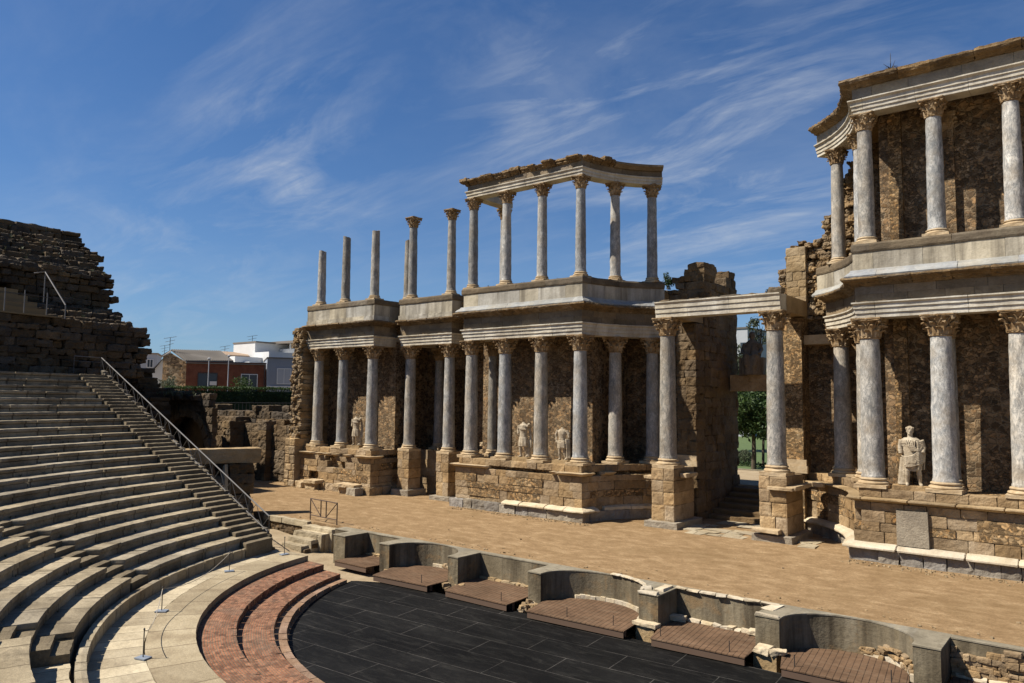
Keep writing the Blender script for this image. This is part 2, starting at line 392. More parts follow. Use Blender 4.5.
M = {}
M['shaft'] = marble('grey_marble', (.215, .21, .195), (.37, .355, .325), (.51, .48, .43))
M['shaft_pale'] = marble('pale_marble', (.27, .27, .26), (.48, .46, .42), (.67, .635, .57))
M['capital'] = stone('capital_stone', [(.14, .085, .04), (.27, .185, .1), (.44, .355, .25)], 2.6, .06, .5, .6, 14)
M['base'] = stone('base_stone', [(.30, .22, .13), (.42, .33, .22), (.50, .42, .31)], 1.8, .05, .3, .4)
M['cream'] = stone('cream_marble', [(.37, .34, .28), (.50, .475, .42), (.60, .58, .53)], .8, .08, .28, .35, 10, .75, (.6, 1.6, (.2, .17, .135)))
M['frieze'] = stone('frieze_stone', [(.12, .095, .07), (.18, .145, .105), (.24, .2, .155)], .9, .2, .4, .6, 9, spots=(.5, 2.2, (.10, .08, .055)))  # brown-grey stone, also darkened for the shade under the cornice
M['cornice'] = stone('ochre_cornice', [(.09, .062, .036), (.16, .115, .068), (.27, .21, .14)], 1.8, .28, .5, .9, 10, spots=(.65, 3, (.06, .045, .03)))
M['parapet'] = stone('parapet_marble', [(.26, .24, .2), (.37, .35, .305), (.46, .44, .395)], .8, .18, .3, .35, 9, .8, (.85, 2.0, (.11, .095, .075)))
M['ledge'] = stone('blue_ledge', [(.21, .23, .265), (.29, .31, .335), (.37, .375, .375)], 1.2, .14, .28, .3, 9, .75, (.5, 2., (.2, .175, .14)))
M['cap'] = stone('dark_brown_cap', [(.075, .062, .045), (.125, .10, .072), (.20, .17, .125)], 1.1, .2, .45, .5, 9)  # dark brown, darker than the parapet panels
M['ashlar'] = stone('brown_ashlar', [(.175, .12, .066), (.29, .21, .125), (.40, .315, .21)], .9, .22, .45, .9, 7, spots=(.5, 2.4, (.12, .082, .046)))
M['small'] = stone('small_rubble', [(.15, .10, .052), (.25, .18, .105), (.35, .275, .18)], .8, .1, .45, 1., 8, rubble=(5.0, (.29, .22, .14), .10, 1.6))
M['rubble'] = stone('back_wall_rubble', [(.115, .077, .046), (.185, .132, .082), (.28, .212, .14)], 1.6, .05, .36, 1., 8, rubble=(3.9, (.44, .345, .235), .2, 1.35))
M['rough'] = stone('rough_blocks', [(.14, .092, .048), (.23, .165, .095), (.33, .255, .165)], .7, .3, .5, 1., 6, spots=(.6, 2.5, (.09, .065, .04)))
M['tan_ashlar'] = stone('tan_ashlar', [(.20, .145, .08), (.30, .225, .135), (.40, .32, .215)], .8, .16, .4, .7, 7)
M['ledge_white'] = stone('white_slab', [(.36, .30, .21), (.49, .43, .335), (.57, .52, .44)], 1.4, .12, .3, .5)
M['granite'] = stone('grey_granite', [(.17, .155, .14), (.245, .225, .20), (.32, .30, .27)], 1.4, .18, .4, .7, 12)
M['seat'] = stone('seat_stone', [(.15, .13, .1), (.27, .242, .195), (.40, .365, .305)], .7, .12, .42, .6, 9, spots=(.55, 1.6, (.09, .076, .055)), joints=((1.74, -8.72), .0001, 12., (.5, .47, .43)))
M['stair'] = stone('stair_stone', [(.085, .072, .053), (.145, .126, .097), (.225, .2, .16)], .9, .22, .5, .7)
M['paving'] = stone('paving_slabs', [(.30, .265, .21), (.42, .385, .32), (.52, .49, .42)], .7, .1, .34, .5, 9, joints=((.7, -8.86), .0001, 21., (.3, .27, .23)), spots=(.4, 1.1, (.2, .17, .13)))
M['paving_in'] = stone('paving_inner', [(.22, .185, .14), (.31, .275, .215), (.39, .355, .29)], .9, .1, .38, .5, 9, joints=((.7, -8.86), .0001, 9., (.6, .55, .5)))
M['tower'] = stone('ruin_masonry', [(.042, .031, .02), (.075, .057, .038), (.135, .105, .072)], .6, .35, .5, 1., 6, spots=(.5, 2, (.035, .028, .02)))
M['parodos'] = stone('passage_masonry', [(.07, .047, .026), (.12, .085, .049), (.195, .145, .092)], .7, .25, .5, 1., 6)  # tone lowered for the shaded wall of the central passage
M['concrete'] = stone('weathered_concrete', [(.10, .082, .053), (.175, .15, .107), (.255, .228, .175)], .8, .05, .34, .45, 10, .9, (.97, 1.9, (.04, .031, .02)), spots=(.6, 1.2, (.23, .15, .075)))
M['concrete_top'] = stone('concrete_coping', [(.15, .135, .105), (.225, .205, .165), (.30, .28, .235)], 1.1, .06, .36, .35, 11, spots=(.55, 2, (.10, .086, .064)))
M['sand'] = sand_mat()
M['dirt'] = stone('pale_dirt', [(.24, .185, .12), (.32, .255, .175), (.38, .315, .225)], 1.2, 0, .35, .4, 10)
M['brick'] = brick_polar('curved_brick', (.185, .078, .047), (.27, .128, .075), (.15, .115, .085), (.7, -8.86), .062, .17)
M['black'] = lines_mat('black_cover', (.0062, .006, .0056), .6, (.06, .056, .05), 2.4, 1.0, .013, -.06, .62, (.6, (.042, .04, .035)))
M['deck'] = lines_mat('brown_deck', (.145, .088, .052), .3, (.045, .028, .018), 3.2, .145, .011, radians(90 - 8), .9, (.4, (.25, .19, .13)))
M['deck_side'] = plain('deck_edge', (.12, .072, .045), .8)
M['wood'] = plain('aged_timber', (.22, .16, .10), .8, 0, .35, 5, .4)
M['bench'] = plain('bench_boards', (.20, .145, .07), .8, 0, .3, 2)
M['steel'] = plain('steel_rail', (.20, .19, .18), .5, .4, .1)
M['dark_steel'] = plain('dark_steel', (.09, .085, .08), .5, .6, .2)
M['rust'] = plain('rusty_bars', (.085, .05, .035), .75, .2, .3)
M['plate'] = plain('painted_plate', (.28, .32, .38), .5, .1, .1)
M['rope'] = plain('pale_rope', (.45, .40, .32), .8)
M['statue'] = stone('statue_marble', [(.26, .21, .15), (.38, .325, .25), (.50, .45, .37)], 2.5, 0, .4, .5, 14, spots=(.6, 5, (.17, .13, .09)))
M['statue_dark'] = stone('dark_statue_marble', [(.10, .078, .055), (.16, .13, .095), (.23, .195, .15)], 2., 0, .4, .5, 14)
M['leaf'] = leaf_mat('tree_leaf', (.022, .05, .012), (.075, .125, .03))
M['leaf_dark'] = leaf_mat('hedge_leaf', (.012, .03, .008), (.045, .085, .02))
M['leaf_pale'] = leaf_mat('shrub_leaf', (.06, .075, .04), (.13, .15, .09))
M['bark'] = plain('bark', (.10, .075, .05), .9, 0, .3, 6, .6)
def grass_mat():
    m = bpy.data.materials.new('lawn'); t = NT(m); P = t.n('ShaderNodeNewGeometry'); pos = P.outputs['Position']
    c = t.ramp(t.noise(pos, 2, 8, .75), [(.3, (.05, .085, .02)), (.6, (.10, .15, .04)), (.75, (.17, .19, .07))])
    s_ = t.n('ShaderNodeBsdfPrincipled', inp={'Roughness': .9}); t.t.links.new(t.mix(1., c, KA, 'MULTIPLY'), s_.inputs['Base Color'])
    o = t.n('ShaderNodeOutputMaterial'); t.t.links.new(s_.outputs[0], o.inputs[0]); return m
M['lawn'] = grass_mat()

M['low_step'] = stone('reddish_step', [(.17, .105, .07), (.25, .165, .115), (.32, .23, .17)], 2.2, .15, .4, .6, 9)
M['mid_steel'] = plain('mid_steel', (.12, .112, .105), .55, .4, .1)
M['steel'] = plain('steel_rail', (.20, .19, .18), .5, .4, .1)
M['dark_board'] = plain('dark_board', (.05, .032, .025), .85)
M['door_step'] = stone('dark_step', [(.08, .06, .04), (.13, .1, .07), (.19, .155, .115)], .9, .2, .5, .7)
# ================================================================== SETTING
Zf = 0.0
def floor_piece(name, mb, mat): return structure(mb.build(name, mat))
m = MB(); m.bx(-900, 900, -500, 1200, -1.75, -1.6); floor_piece('ground', m, M['dirt'])
# stage floor, orchestra floor, walkway
ARC_C = (.7, -8.86); SEAT_C = (1.74, -8.72)
m = MB(); m.prism([(-46, -8.46), (24, -8.46), (24, 7.0), (-46, 7.0)], -1.5, 0.0); floor_piece('stage_floor', m, M['sand'])
# dirt between the steps and the stage front: a gently sloping sheet
m = MB(); nx, ny = 26, 8; vs = []; fs = []
for j in range(ny + 1):
    for i in range(nx + 1):
        x = -26 + 19.5 * i / nx; y = -13.2 + 4.6 * j / ny
        t = min(1, max(0, (x + 17) / 6.5)); z = -.5 - .66 * t - .12 * max(0, (y + 11) / 2.6) * (1 - t) + U(-.012, .012)
        if y < -11.4 and x < -11.8: z = min(z, -.52)
        vs.append((x, y, z))
for j in range(ny):
    for i in range(nx):
        a = j * (nx + 1) + i; fs.append((a, a + 1, a + nx + 2, a + nx + 1))
m.add(vs, fs); floor_piece('orchestra_ground', m, M['dirt'])
def ofz(y): return -1.15 + .125 * max(0., min(1., (y + 14.6) / 3.9))
m = MB(); vs = []; fs = []; ys = [-18.2 + 7.58 * k / 60 for k in range(61)]
for y in ys:
    w = sqrt(max(.01, 9.37 ** 2 - (y - ARC_C[1]) ** 2)); xa = ARC_C[0] - w if y < -11.3 else -8.27 + (y + 11.3) * 2.3; xb = ARC_C[0] + w
    for k in range(25): vs.append((xa + (xb - xa) * k / 24, y, ofz(y)))
for j in range(60):
    for k in range(24): i = j * 25 + k; fs.append((i, i + 1, i + 26, i + 25))
m.add(vs, fs); o = floor_piece('orchestra_floor', m, M['black'])
m = MB(); m.ring(ARC_C, 9.33, 9.46, -1.5, -1.135, 199, 341, 70); floor_piece('floor_edging', m, M['low_step'])

# ------------------------------------------------------------------ curved steps round the orchestra
RS = [9.39, 9.73, 10.66, 11.61]; ZS = [-.96, -.81, -.62, -.44]
yend = -11.62
A0 = lambda c, y: (lambda R: 180 + degrees(asin(max(-1, min(1, (c[1] - y) / R)))))
A1 = lambda c, y: (lambda R: 360 - degrees(asin(max(-1, min(1, (c[1] - y) / R)))))
stp = thing('curved_steps', 'broad curved steps of red brick with pale edges around the black orchestra floor', 'steps', (.7, -18, -1.2))
for k in range(3):
    mb = MB(); mb.ring(ARC_C, RS[k] + .12, RS[k + 1] + .3, -1.5, ZS[k] - .004, A0(ARC_C, yend), A1(ARC_C, yend), 120)
    o = mb.build('brick_tread', M['brick'] if k else M['low_step'], stp)
    mb = MB()
    n = 46
    f0, f1 = A0(ARC_C, yend - .01), A1(ARC_C, yend - .01)
    for q in range(n):
        ta, tb = q / n, (q + 1) / n - .0012
        mb.ring(ARC_C, RS[k] + U(-.012, .012), RS[k] + (.13 if k else .2), -1.5, ZS[k] + U(-.004, .008), (lambda R, t=ta: f0(R) * (1 - t) + f1(R) * t), (lambda R, t=tb: f0(R) * (1 - t) + f1(R) * t), 3)
    mb.build('edging_stone', M['brick'] if k else M['low_step'], stp)
# walkway
wk = MB(); wk.ring(ARC_C, 11.61, 12.72, -1.5, -.44, A0(ARC_C, yend + .03), A1(ARC_C, yend + .03), 120, jr=.006); floor_piece('inner_walkway', wk, M['paving_in'])
wk = MB()
f0, f1 = A0(ARC_C, yend - .2), A1(ARC_C, yend)
wk.ring(ARC_C, 12.735, 16.5, -1.5, -.444, f0, f1, 120, jr=.012); floor_piece('outer_walkway', wk, M['paving'])

# ------------------------------------------------------------------ seating
NR = 22
def RI(i): return 14.71 + .6935 * (i - 1)
def ZI(i): return .23 + .2975 * (i - 1)
YS, YR = -13.4, -12.02                                    # seat ends / outer edge of the right-hand flight
fs_ = A0(SEAT_C, YS)
def ais(c0): return lambda R: c0 + .33 * (R - 14.7)
def side(c0, w): return lambda R: ais(c0)(R) + degrees(asin(w / R))
A2, A3, A4 = 220.75, 244.85, 269.
def seat_bank(name, label, fa, fb, i0, blocks):
    t = thing(name, label, 'seating', (SEAT_C[0] + RI(8) * cos(radians(fa(20) + 6)), SEAT_C[1] + RI(8) * sin(radians(fa(20) + 6)), 0), 0, 'stone seating banks of the theatre')
    for i in range(i0, NR + 1):
        mb = MB(); R = RI(i); z = ZI(i); q = 0.
        L = abs(radians(fb(R) - fa(R))) * R
        while q < 1 - 1e-6:
            e = min(1, q + U(1.6, 3.4) / L)
            if 1 - e < .9 / L: e = 1
            dz, dr = U(-.010, .010), U(-.012, .012)
            g = .0035 / L
            ga = lambda rr, t_=q + g: fa(rr) * (1 - t_) + fb(rr) * t_
            gb = lambda rr, t_=e - g: fa(rr) * (1 - t_) + fb(rr) * t_
            n = max(2, int((e - q) * L / .35))
            mb.ring(SEAT_C, R + dr, R + .76, z - .13, z + dz, ga, gb, n, jr=.003)
            mb.ring(SEAT_C, R + .035 + dr, R + .76, z - .62, z - .131, ga, gb, n, jr=.004)
            q = e
        rough(mb.build('seat_row', M['seat'], t), 2 if i < 9 else 1, .035, .22, 1)
    return t
BANK1 = seat_bank('seating_bank', 'largest curved bank of stone seat rows, rising left of the metal-railed stairway', fs_, side(A2, -.52), 1, 1)
seat_bank('seating_bank', 'bank of curved stone seat rows between the two narrow stepped aisles at lower left', side(A2, .52), side(A3, -.52), 1, 1)
seat_bank('seating_bank', 'end of a stone seating bank cut off by the bottom left corner of the photo', side(A3, .54), side(A4, -.5), 2, 1)
mb = MB(); mb.ring(SEAT_C, 14.70, 15.6, -1.4, -.12, side(A3, .54), side(A4, -.5), 16, jr=.02); 
lp = thing('paved_landing', 'pale worn slabs on the low landing in the bottom left corner, beside the curved parapet', 'paving', (-3.5, -23, -.2)); mb.build('slab', M['paving'], lp)

def flight(name, label, fa, fb, i0=1, mat='stair', cutin=0.):
    t = thing(name, label, 'stairway', (SEAT_C[0] + 22 * cos(radians(fa(22))), SEAT_C[1] + 22 * sin(radians(fa(22))), 0), 0, 'stone stairways between the seats')
    for i in range(i0, NR + 1):
        R, z = RI(i) + cutin, ZI(i)
        mb = MB(); mb.ring(SEAT_C, R - .347 + U(-.015, .015), R + .06, z - .75, z - .1488 + U(-.008, .008), fa, fb, 4, jr=.006); rough(mb.build('step', M[mat], t), 2, .04, .2, 1)
        mb = MB(); mb.ring(SEAT_C, R + U(-.015, .015), R + .40, z - .6, z + U(-.008, .008), fa, fb, 4, jr=.006); rough(mb.build('step', M[mat], t), 2, .04, .2, 1)
    return t
flight('stairway', 'long straight stone stairway beside the metal handrail at the end of the seats', A0(SEAT_C, YR), A0(SEAT_C, YS + .015))
flight('stairway', 'narrow stepped aisle cut through the seat rows at left, the upper of the two', side(A2, -.505), side(A2, .505), cutin=.36)
flight('stairway', 'narrow stepped aisle in the bottom left corner, partly out of the picture', side(A3, -.505), side(A3, .525), cutin=.36)
# low parapet round the walkway
mb = MB(); f0, f1 = A0(SEAT_C, -12.0), (lambda R: 285.)
n = 44
for q in range(n):
    ta, tb = q / n, (q + 1) / n - .0006
    mb.ring(SEAT_C, 14.40 + U(-.008, .008), 14.62, -.6, -.09 + U(-.008, .006), (lambda R, t=ta: f0(R) * (1 - t) + f1(R) * t), (lambda R, t=tb: f0(R) * (1 - t) + f1(R) * t), 4)
pw = thing('low_parapet', 'low curved stone parapet between the walkway and the first seat row', 'wall', (-10, -17, -.44)); rough(mb.build('coping_block', M['paving_in'], pw), 1, .02, .2, 1)
mb = MB(); mb.ring(SEAT_C, 14.5, 33, -1.4, -.35, A0(SEAT_C, YR + .25), lambda R: 285, 60)
mb.build('core', M['tower'], BANK1)
# flank stones along the stair edge, then upper walkway
mb = MB()
for i in range(1, 2 * NR + 2):
    x = -12.75 - .3468 * (i - 1); z = .08 + .14875 * (i - 1)
    mb.box((x - .1, YR + .14 + U(-.03, .03), z + U(-.02, .05) - .3), (.42, .26, .75), 0, .03, -.25 if i % 2 else 0)
fl = thing('stair_kerb', 'stepped kerb of rough stones under the metal handrail', 'kerb', (-18, YR + .1, 0)); rough(mb.build('kerb_stone', M['stair'], fl), 2, .08, .25, 1)
mb = MB()
zs = lambda s: 0
for i in range(1, 23):
    x = 1.74 - RI(i); z = ZI(i)
    mb.block_wall((x + .05, YR + .3), (x - .70, YR + .3), .7, lambda s: -1.2, lambda s: z - .25, .45, .8, .05, .1)
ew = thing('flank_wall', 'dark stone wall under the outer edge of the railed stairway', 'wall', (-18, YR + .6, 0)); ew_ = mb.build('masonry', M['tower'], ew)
mb = MB(); mb.ring(SEAT_C, RI(NR) + .74, 33, 3, ZI(NR) + .015, A0(SEAT_C, YR + .2), lambda R: 235, 40, jr=.01); structure(mb.build('upper_walkway', M['seat']))

# ------------------------------------------------------------------ ruined upper tier
def prof_R(z):
    T = [(6.4, 31.75), (7.8, 31.85), (9.3, 32.0), (9.5, 33.4), (9.9, 34.3), (10.3, 35.2), (10.6, 36.6), (11.9, 36.7), (12.3, 36.3), (12.75, 36.5), (13.1, 37.7), (13.7, 38.5), (14.5, 39.2), (15.1, 40.3), (15.9, 41.2)]
    for (a, ra), (b, rb) in zip(T, T[1:]):
        if z <= b: return ra + (rb - ra) * (z - a) / (b - a)
    return T[-1][1]
mb = MB(); z = 6.45
while z < 15.9:
    h = U(.2, .46); R = prof_R(z + h * .3); a = 180. + U(-.3, .35) + .35 * sin(z * 2.1) + max(0, (z - 13.5)) * .25
    if 9.4 < z < 11 or z > 13: R = R + ((z * 1.7) % 1) * .25
    first = True; 
    while a < 214:
        l = U(.45, 1.25); da = degrees(l / R)
        top = h * U(.97, 1.06) if not first else h * U(.7, 1)
        j = U(-.08, .10)
        if U(0, 1) < .06: j += .2
        if not (9.45 < z < 11.2 and a > 188.2): 
            mb.ring(SEAT_C, R + j, R + 3.2, z, z + top, a, a + da - .03, 1, jr=.03)
        a += da; first = False
    z += h
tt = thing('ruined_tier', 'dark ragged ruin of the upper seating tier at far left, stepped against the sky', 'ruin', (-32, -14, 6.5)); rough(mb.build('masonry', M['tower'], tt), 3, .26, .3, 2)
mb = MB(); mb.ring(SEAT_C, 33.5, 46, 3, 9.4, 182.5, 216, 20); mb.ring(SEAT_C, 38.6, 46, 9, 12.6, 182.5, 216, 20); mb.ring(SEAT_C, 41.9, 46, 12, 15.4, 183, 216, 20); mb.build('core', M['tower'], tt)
mb = MB()
a = 180.6
while a < 214:
    da = U(1.2, 2.6); mb.ring(SEAT_C, 40.95 + U(-.06, .06), 44, 15.72, 16.02 + U(-.05, .05), a, a + da - .05, 2); a += da
rough(mb.build('top_course', M['tower'], tt), 2, .15, .4, 1)
# boarded recess with benches and railing
bt = thing('bench_platform', 'brown boarded benches set in a recess of the ruined tier at the left edge', 'platform', (-31, -15, 9.5))
mb = MB(); mb.ring(SEAT_C, 31.9, 37, 9.44, 9.52, 188.4, 200, 12); mb.build('deck', M['bench'], bt)
for k in range(4):
    mb = MB(); mb.ring(SEAT_C, 32.9 + .55 * k, 36.9, 9.53 + .0 * k, 9.92 + .36 * k, 188.9 + .35 * k, 200, 12); mb.build('bench_step', M['bench'], bt)

def rail_pt(R, a, z): return (SEAT_C[0] + R * cos(radians(a)), SEAT_C[1] + R * sin(radians(a)), z)
rg = thing('guard_rail', 'thin metal guard rail with upright posts in front of the boarded benches', 'railing', rail_pt(32, 192, 9.5))
for a in (189.8, 191.8, 193.5, 195.2, 197): 
    mb = MB(); mb.tube(rail_pt(31.95, a, 9.5), rail_pt(31.95, a, 10.68), .03); mb.build('post', M['steel'], rg)
mb = MB(); mb.polytube([rail_pt(31.95, a, 10.45) for a in (188.6, 190, 192, 194, 196, 198)], .018, 6); mb.polytube([rail_pt(31.95, a, 10.05) for a in (188.6, 190, 192, 194, 196, 198)], .012, 6); mb.build('rail', M['dark_steel'], rg)
sr = thing('sloping_handrail', 'short bright sloping handrail beside the boarded benches on the ruin', 'railing', rail_pt(32, 188, 9.6))
p_, q_, r_ = rail_pt(34.2, 189.0, 11.95), rail_pt(33.9, 188.3, 12.05), rail_pt(32.0, 188.05, 10.15)
mb = MB(); mb.polytube([p_, q_, r_], .035, 8); mb.build('handrail', M['steel'], sr)
mb = MB(); mb.tube((q_[0], q_[1], 10.4), q_, .03); mb.tube((r_[0], r_[1], 9.4), r_, .03); mb.build('post', M['steel'], sr)

# ------------------------------------------------------------------ stair handrail
hr = thing('stair_handrail', 'long silver metal handrail with zigzag bars running down beside the seats', 'railing', (-20, -11.95, 2))
Y = -11.86
P0, P1, P2 = Vector((-12.75, Y, .80)), Vector((-28.5, Y, 7.40)), Vector((-28.7, Y - 1.25, 7.44))
mb = MB(); mb.polytube([P0, P1, P2], .027, 8); mb.build('handrail', M['steel'], hr)
d = P1 - P0; dn = Vector((0, 0, -.62))
mb = MB(); mb.polytube([P0 + dn, P1 + dn], .026, 6); mb.tube(P2, P2 + Vector((0, 0, -.9)), .022, 6); mb.tube(P1 + dn * .4, P2 + dn * .4, .016, 6); mb.build('bottom_rail', M['mid_steel'], hr)
N = 34; mb = MB()
for k in range(N):
    a, b = P0 + d * (k / N), P0 + d * ((k + 1) / N)
    if k % 2: mb.tube(a + dn, b, .013, 5)
    else: mb.tube(a, b + dn, .013, 5)
mb.build('zigzag_bars', M['mid_steel'], hr)
for k in range(0, 12):
    a = P0 + d * (k / 11); mb = MB(); mb.tube(a, a + dn * 1.3, .022, 6); mb.build('post', M['dark_steel'], hr)
mb = MB(); mb.tube((-12.78, Y - .05, -.3), (-12.78, Y - .05, .3), .03); mb.build('foot_post', M['steel'], hr)

# ------------------------------------------------------------------ rope stanchions on the walkway
stan = [(-4.08, -20.71, 'nearest to the bottom edge'), (-7.40, -18.66, 'second from the bottom'), (-10.37, -14.91, 'third from the bottom, beside the low parapet'), (-11.35, -12.1, 'farthest, near the foot of the railed stairway')]
for i, (x, y, w) in enumerate(stan):
    t = thing('rope_stanchion', 'thin metal rope stanchion on the pale walkway, ' + w, 'stanchion', (x, y, -.44), .4 * i + .3, 'rope stanchions on the walkway')
    mb = MB(); mb.box((0, 0, .022), (.30, .22, .03)); o = mb.build('base_plate', M['plate']); o.parent = t
    mb = MB(); mb.lathe([(.013, .03), (.013, .62), (.021, .625), (.021, .655), (.010, .67)], 10); o = mb.build('pole', M['dark_steel']); o.parent = t
def sag(a, b, s, n=14): return [Vector(a).lerp(Vector(b), k / n) + Vector((0, 0, -s * 4 * (k / n) * (1 - k / n))) for k in range(n + 1)]
zz = [.19, .19, .19, .19]
for k in range(2):
    a = (stan[k][0], stan[k][1], .18); b = (stan[k + 1][0], stan[k + 1][1], .18)
    mb = MB(); mb.polytube(sag(a, b, .34 if k == 0 else .28), .009, 6); o = mb.build('barrier_rope', M['rope'], None, True)
    tag(o, ['slack pale rope hung between the two nearest stanchions on the walkway', 'slack pale rope running up to the stanchion beside the low parapet'][k], 'rope', 'ropes between the stanchions')

# ------------------------------------------------------------------ stage front wall with niches
PW = thing('stage_edge_wall', 'low grey wall along the stage edge with square and curved recesses', 'wall', (-1, -9.2, -1.15))
def sub(mb, name, mat, part, root):
    q = mb.build(name, mat, root); q.parent = part; return q
def pier(x0, x1, y0=-9.86, y1=-8.47, z0=-1.45):
    mb = MB(); mb.bx(x0, x1, y0, y1, z0, 0.0); o = mb.build('pier', M['concrete'], PW); rough(o, 4, .03, .2, 0)
    mb = MB(); mb.bx(x0 - .015, x1 + .015, y0 - .02, y1 + .01, .0, .035); sub(mb, 'coping', M['concrete_top'], o, PW)
def straight(x0, x1, y=-8.70):
    mb = MB(); mb.bx(x0 + .003, x1 - .003, y, -8.475, -1.45, -.002); o = mb.build('recess_wall', M['concrete'], PW)
    mb = MB(); mb.bx(x0 + .016, x1 - .016, y - .015, -8.465, .0, .033); sub(mb, 'coping', M['concrete_top'], o, PW)
    mb = MB(); x = x0 + .1
    while x < x1 - .2:
        l = U(.15, .4); mb.box((x + l / 2, y - .06 + U(-.03, .03), -.80 + U(-.02, .03)), (l * .95, .2, .12), 0, .03); x += l
    mb.build('footing_stone', M['ledge_white'] if x0 > -3 else M['tan_ashlar'], PW)
def niche(x0, x1, ydeep, yf=-9.86):
    xm = (x0 + x1) / 2; hw = (x1 - x0) / 2; dp = ydeep - yf - .12
    pts = [(xm + hw * cos(radians(180 - a)), yf + .12 + dp * sin(radians(a))) for a in range(0, 181, 6)]
    for nm, z0, z1, mt, off in (('niche_wall', -1.45, -.002, 'concrete', .0), ('coping', .0, .033, 'concrete_top', .012)):
        mb = MB()
        for (ax, ay), (bx_, by) in zip(pts, pts[1:]):
            q = [(ax, ay - off), (bx_, by - off), (bx_, -8.467 + off * .1), (ax, -8.467 + off * .1)]
            if min(ay, by) < -8.49: mb.prism([(ax + 1e-4, ay - off), (bx_ - 1e-4, by - off), (bx_ - 1e-4, -8.46), (ax + 1e-4, -8.46)], z0, z1)
        mb.build(nm, M[mt], PW)
    return pts
straight(-12.35, -11.32, -9.0)
pier(-11.32, -10.62); straight(-10.62, -8.6); pier(-8.6, -8.07); e1 = niche(-8.07, -5.08, -8.52); pier(-5.08, -4.62); straight(-4.62, -1.6)
pier(-1.6, -1.11); e2 = niche(-1.11, 2.33, -8.50); pier(2.33, 2.94); straight(2.94, 5.68); pier(5.68, 6.29); e3 = niche(6.29, 9.28, -8.52); pier(9.28, 9.83); straight(9.83, 13.2)
pier(13.2, 13.8)
# white marble footing curbs and coping remains
for pts, a, b in ((e2, 8, 31), (e3, 16, 31), (e1, 12, 28)):
    mb = MB()
    for (ax, ay), (bx_, by) in list(zip(pts, pts[1:]))[a:b]:
        cx, cy = (pts[0][0] + pts[-1][0]) / 2, -9.75
        f = .93
        q = lambda x, y, f: (cx + (x - cx) * f, cy + (y - cy) * f)
        j = U(-.01, .01)
        mb.prism([q(ax, ay, f + j), q(bx_, by, f + j), q(bx_, by, .999), q(ax, ay, .999)], -.85, -.70 + U(-.015, .015))
    mb.build('curb', M['ledge_white'], PW)
mb = MB()
for (ax, ay), (bx_, by) in list(zip(e2, e2[1:]))[15:30]:
    if rnd.random() < .92: mb.prism([(ax, ay - .05 - U(0, .04)), (bx_, by - .05 - U(0, .04)), (bx_, by + .12), (ax, ay + .12)], .034, .065)
x = 2.9
while x < 5.6:
    l = U(.25, .55); mb.box((x + l / 2, -8.70 + U(-.02, .02), .045), (l * .95, .16, .05), 0, .02); x += l
mb.box((2.62, -9.80, .05), (.62, .14, .05), 0, .03); mb.box((2.72, -9.1, .05), (.28, .7, .045), 0, .05); mb.box((2.3, -9.35, .05), (.3, .3, .05), .4, .04)
mb.box((5.82, -9.0, .05), (.32, .7, .05), 0, .05); mb.box((5.98, -9.80, .05), (.6, .14, .05), 0, .03)
rough(mb.build('marble_coping', M['ledge_white'], PW), 2, .03, .12, 1)
mb = MB()
mb.box((2.64, -9.98, -.76), (.74, .3, .1), 0, .02); mb.box((5.95, -10.02, -.74), (.4, .34, .14), 0, .05); mb.box((6.3, -10.0, -.74), (.38, .3, .13), .2, .05); mb.box((5.3, -8.9, -.72), (.34, .2, .13), .2, .03); mb.box((3.1, -9.0, -.72), (.5, .2, .16), .3, .03)
[rough(o, 3, .06, .15, 2) for o in islands(mb, 'marble_base', M['ledge_white'], PW)]
mb = MB(); mb.bx(2.36, 2.92, -10.08, -9.87, -1.45, -.82); mb.bx(5.72, 6.3, -10.12, -9.87, -1.45, -.82); islands(mb, 'plinth', M['tan_ashlar'], PW)
mb = MB()
for x0, x1 in ((-8.0, -7.5), (-5.0, -4.2), (-1.6, -.75), (-1.55, -1.0)):
    for k in range(9): mb.box((U(x0, x1), U(-10.4, -9.9), -.95 + U(-.12, .1)), (U(.12, .3), U(.12, .25), U(.1, .18)), U(0, 3), .04)
for k in range(46):
    i_ = rnd.randrange(16, 29); q_ = e3[i_]; f_ = U(.955, .985); cx_ = 7.785
    mb.box((cx_ + (q_[0] - cx_) * f_, -9.75 + (q_[1] + 9.75) * f_, -.76 + U(0, .36) * (1 - abs(i_ - 22) / 9)), (U(.12, .3), U(.08, .14), U(.06, .11)), atan2(q_[1] + 9.75, q_[0] - cx_) + pi / 2, .025)
for k in range(24):
    i_ = rnd.randrange(16, 27); q_ = e1[i_]; f_ = U(.955, .985); cx_ = -6.575
    mb.box((cx_ + (q_[0] - cx_) * f_, -9.75 + (q_[1] + 9.75) * f_, -.76 + U(0, .22)), (U(.1, .25), U(.08, .14), U(.06, .1)), atan2(q_[1] + 9.75, q_[0] - cx_) + pi / 2, .025)
mb.block_wall((9.86, -8.80), (13.1, -8.80), .16, lambda s: -1.2, lambda s: -.20 - .08 * sin(s * 4), .11, .24, .045, .6)
rough(mb.build('exposed_rubble', M['ashlar'], PW), 2, .05, .12, 2)
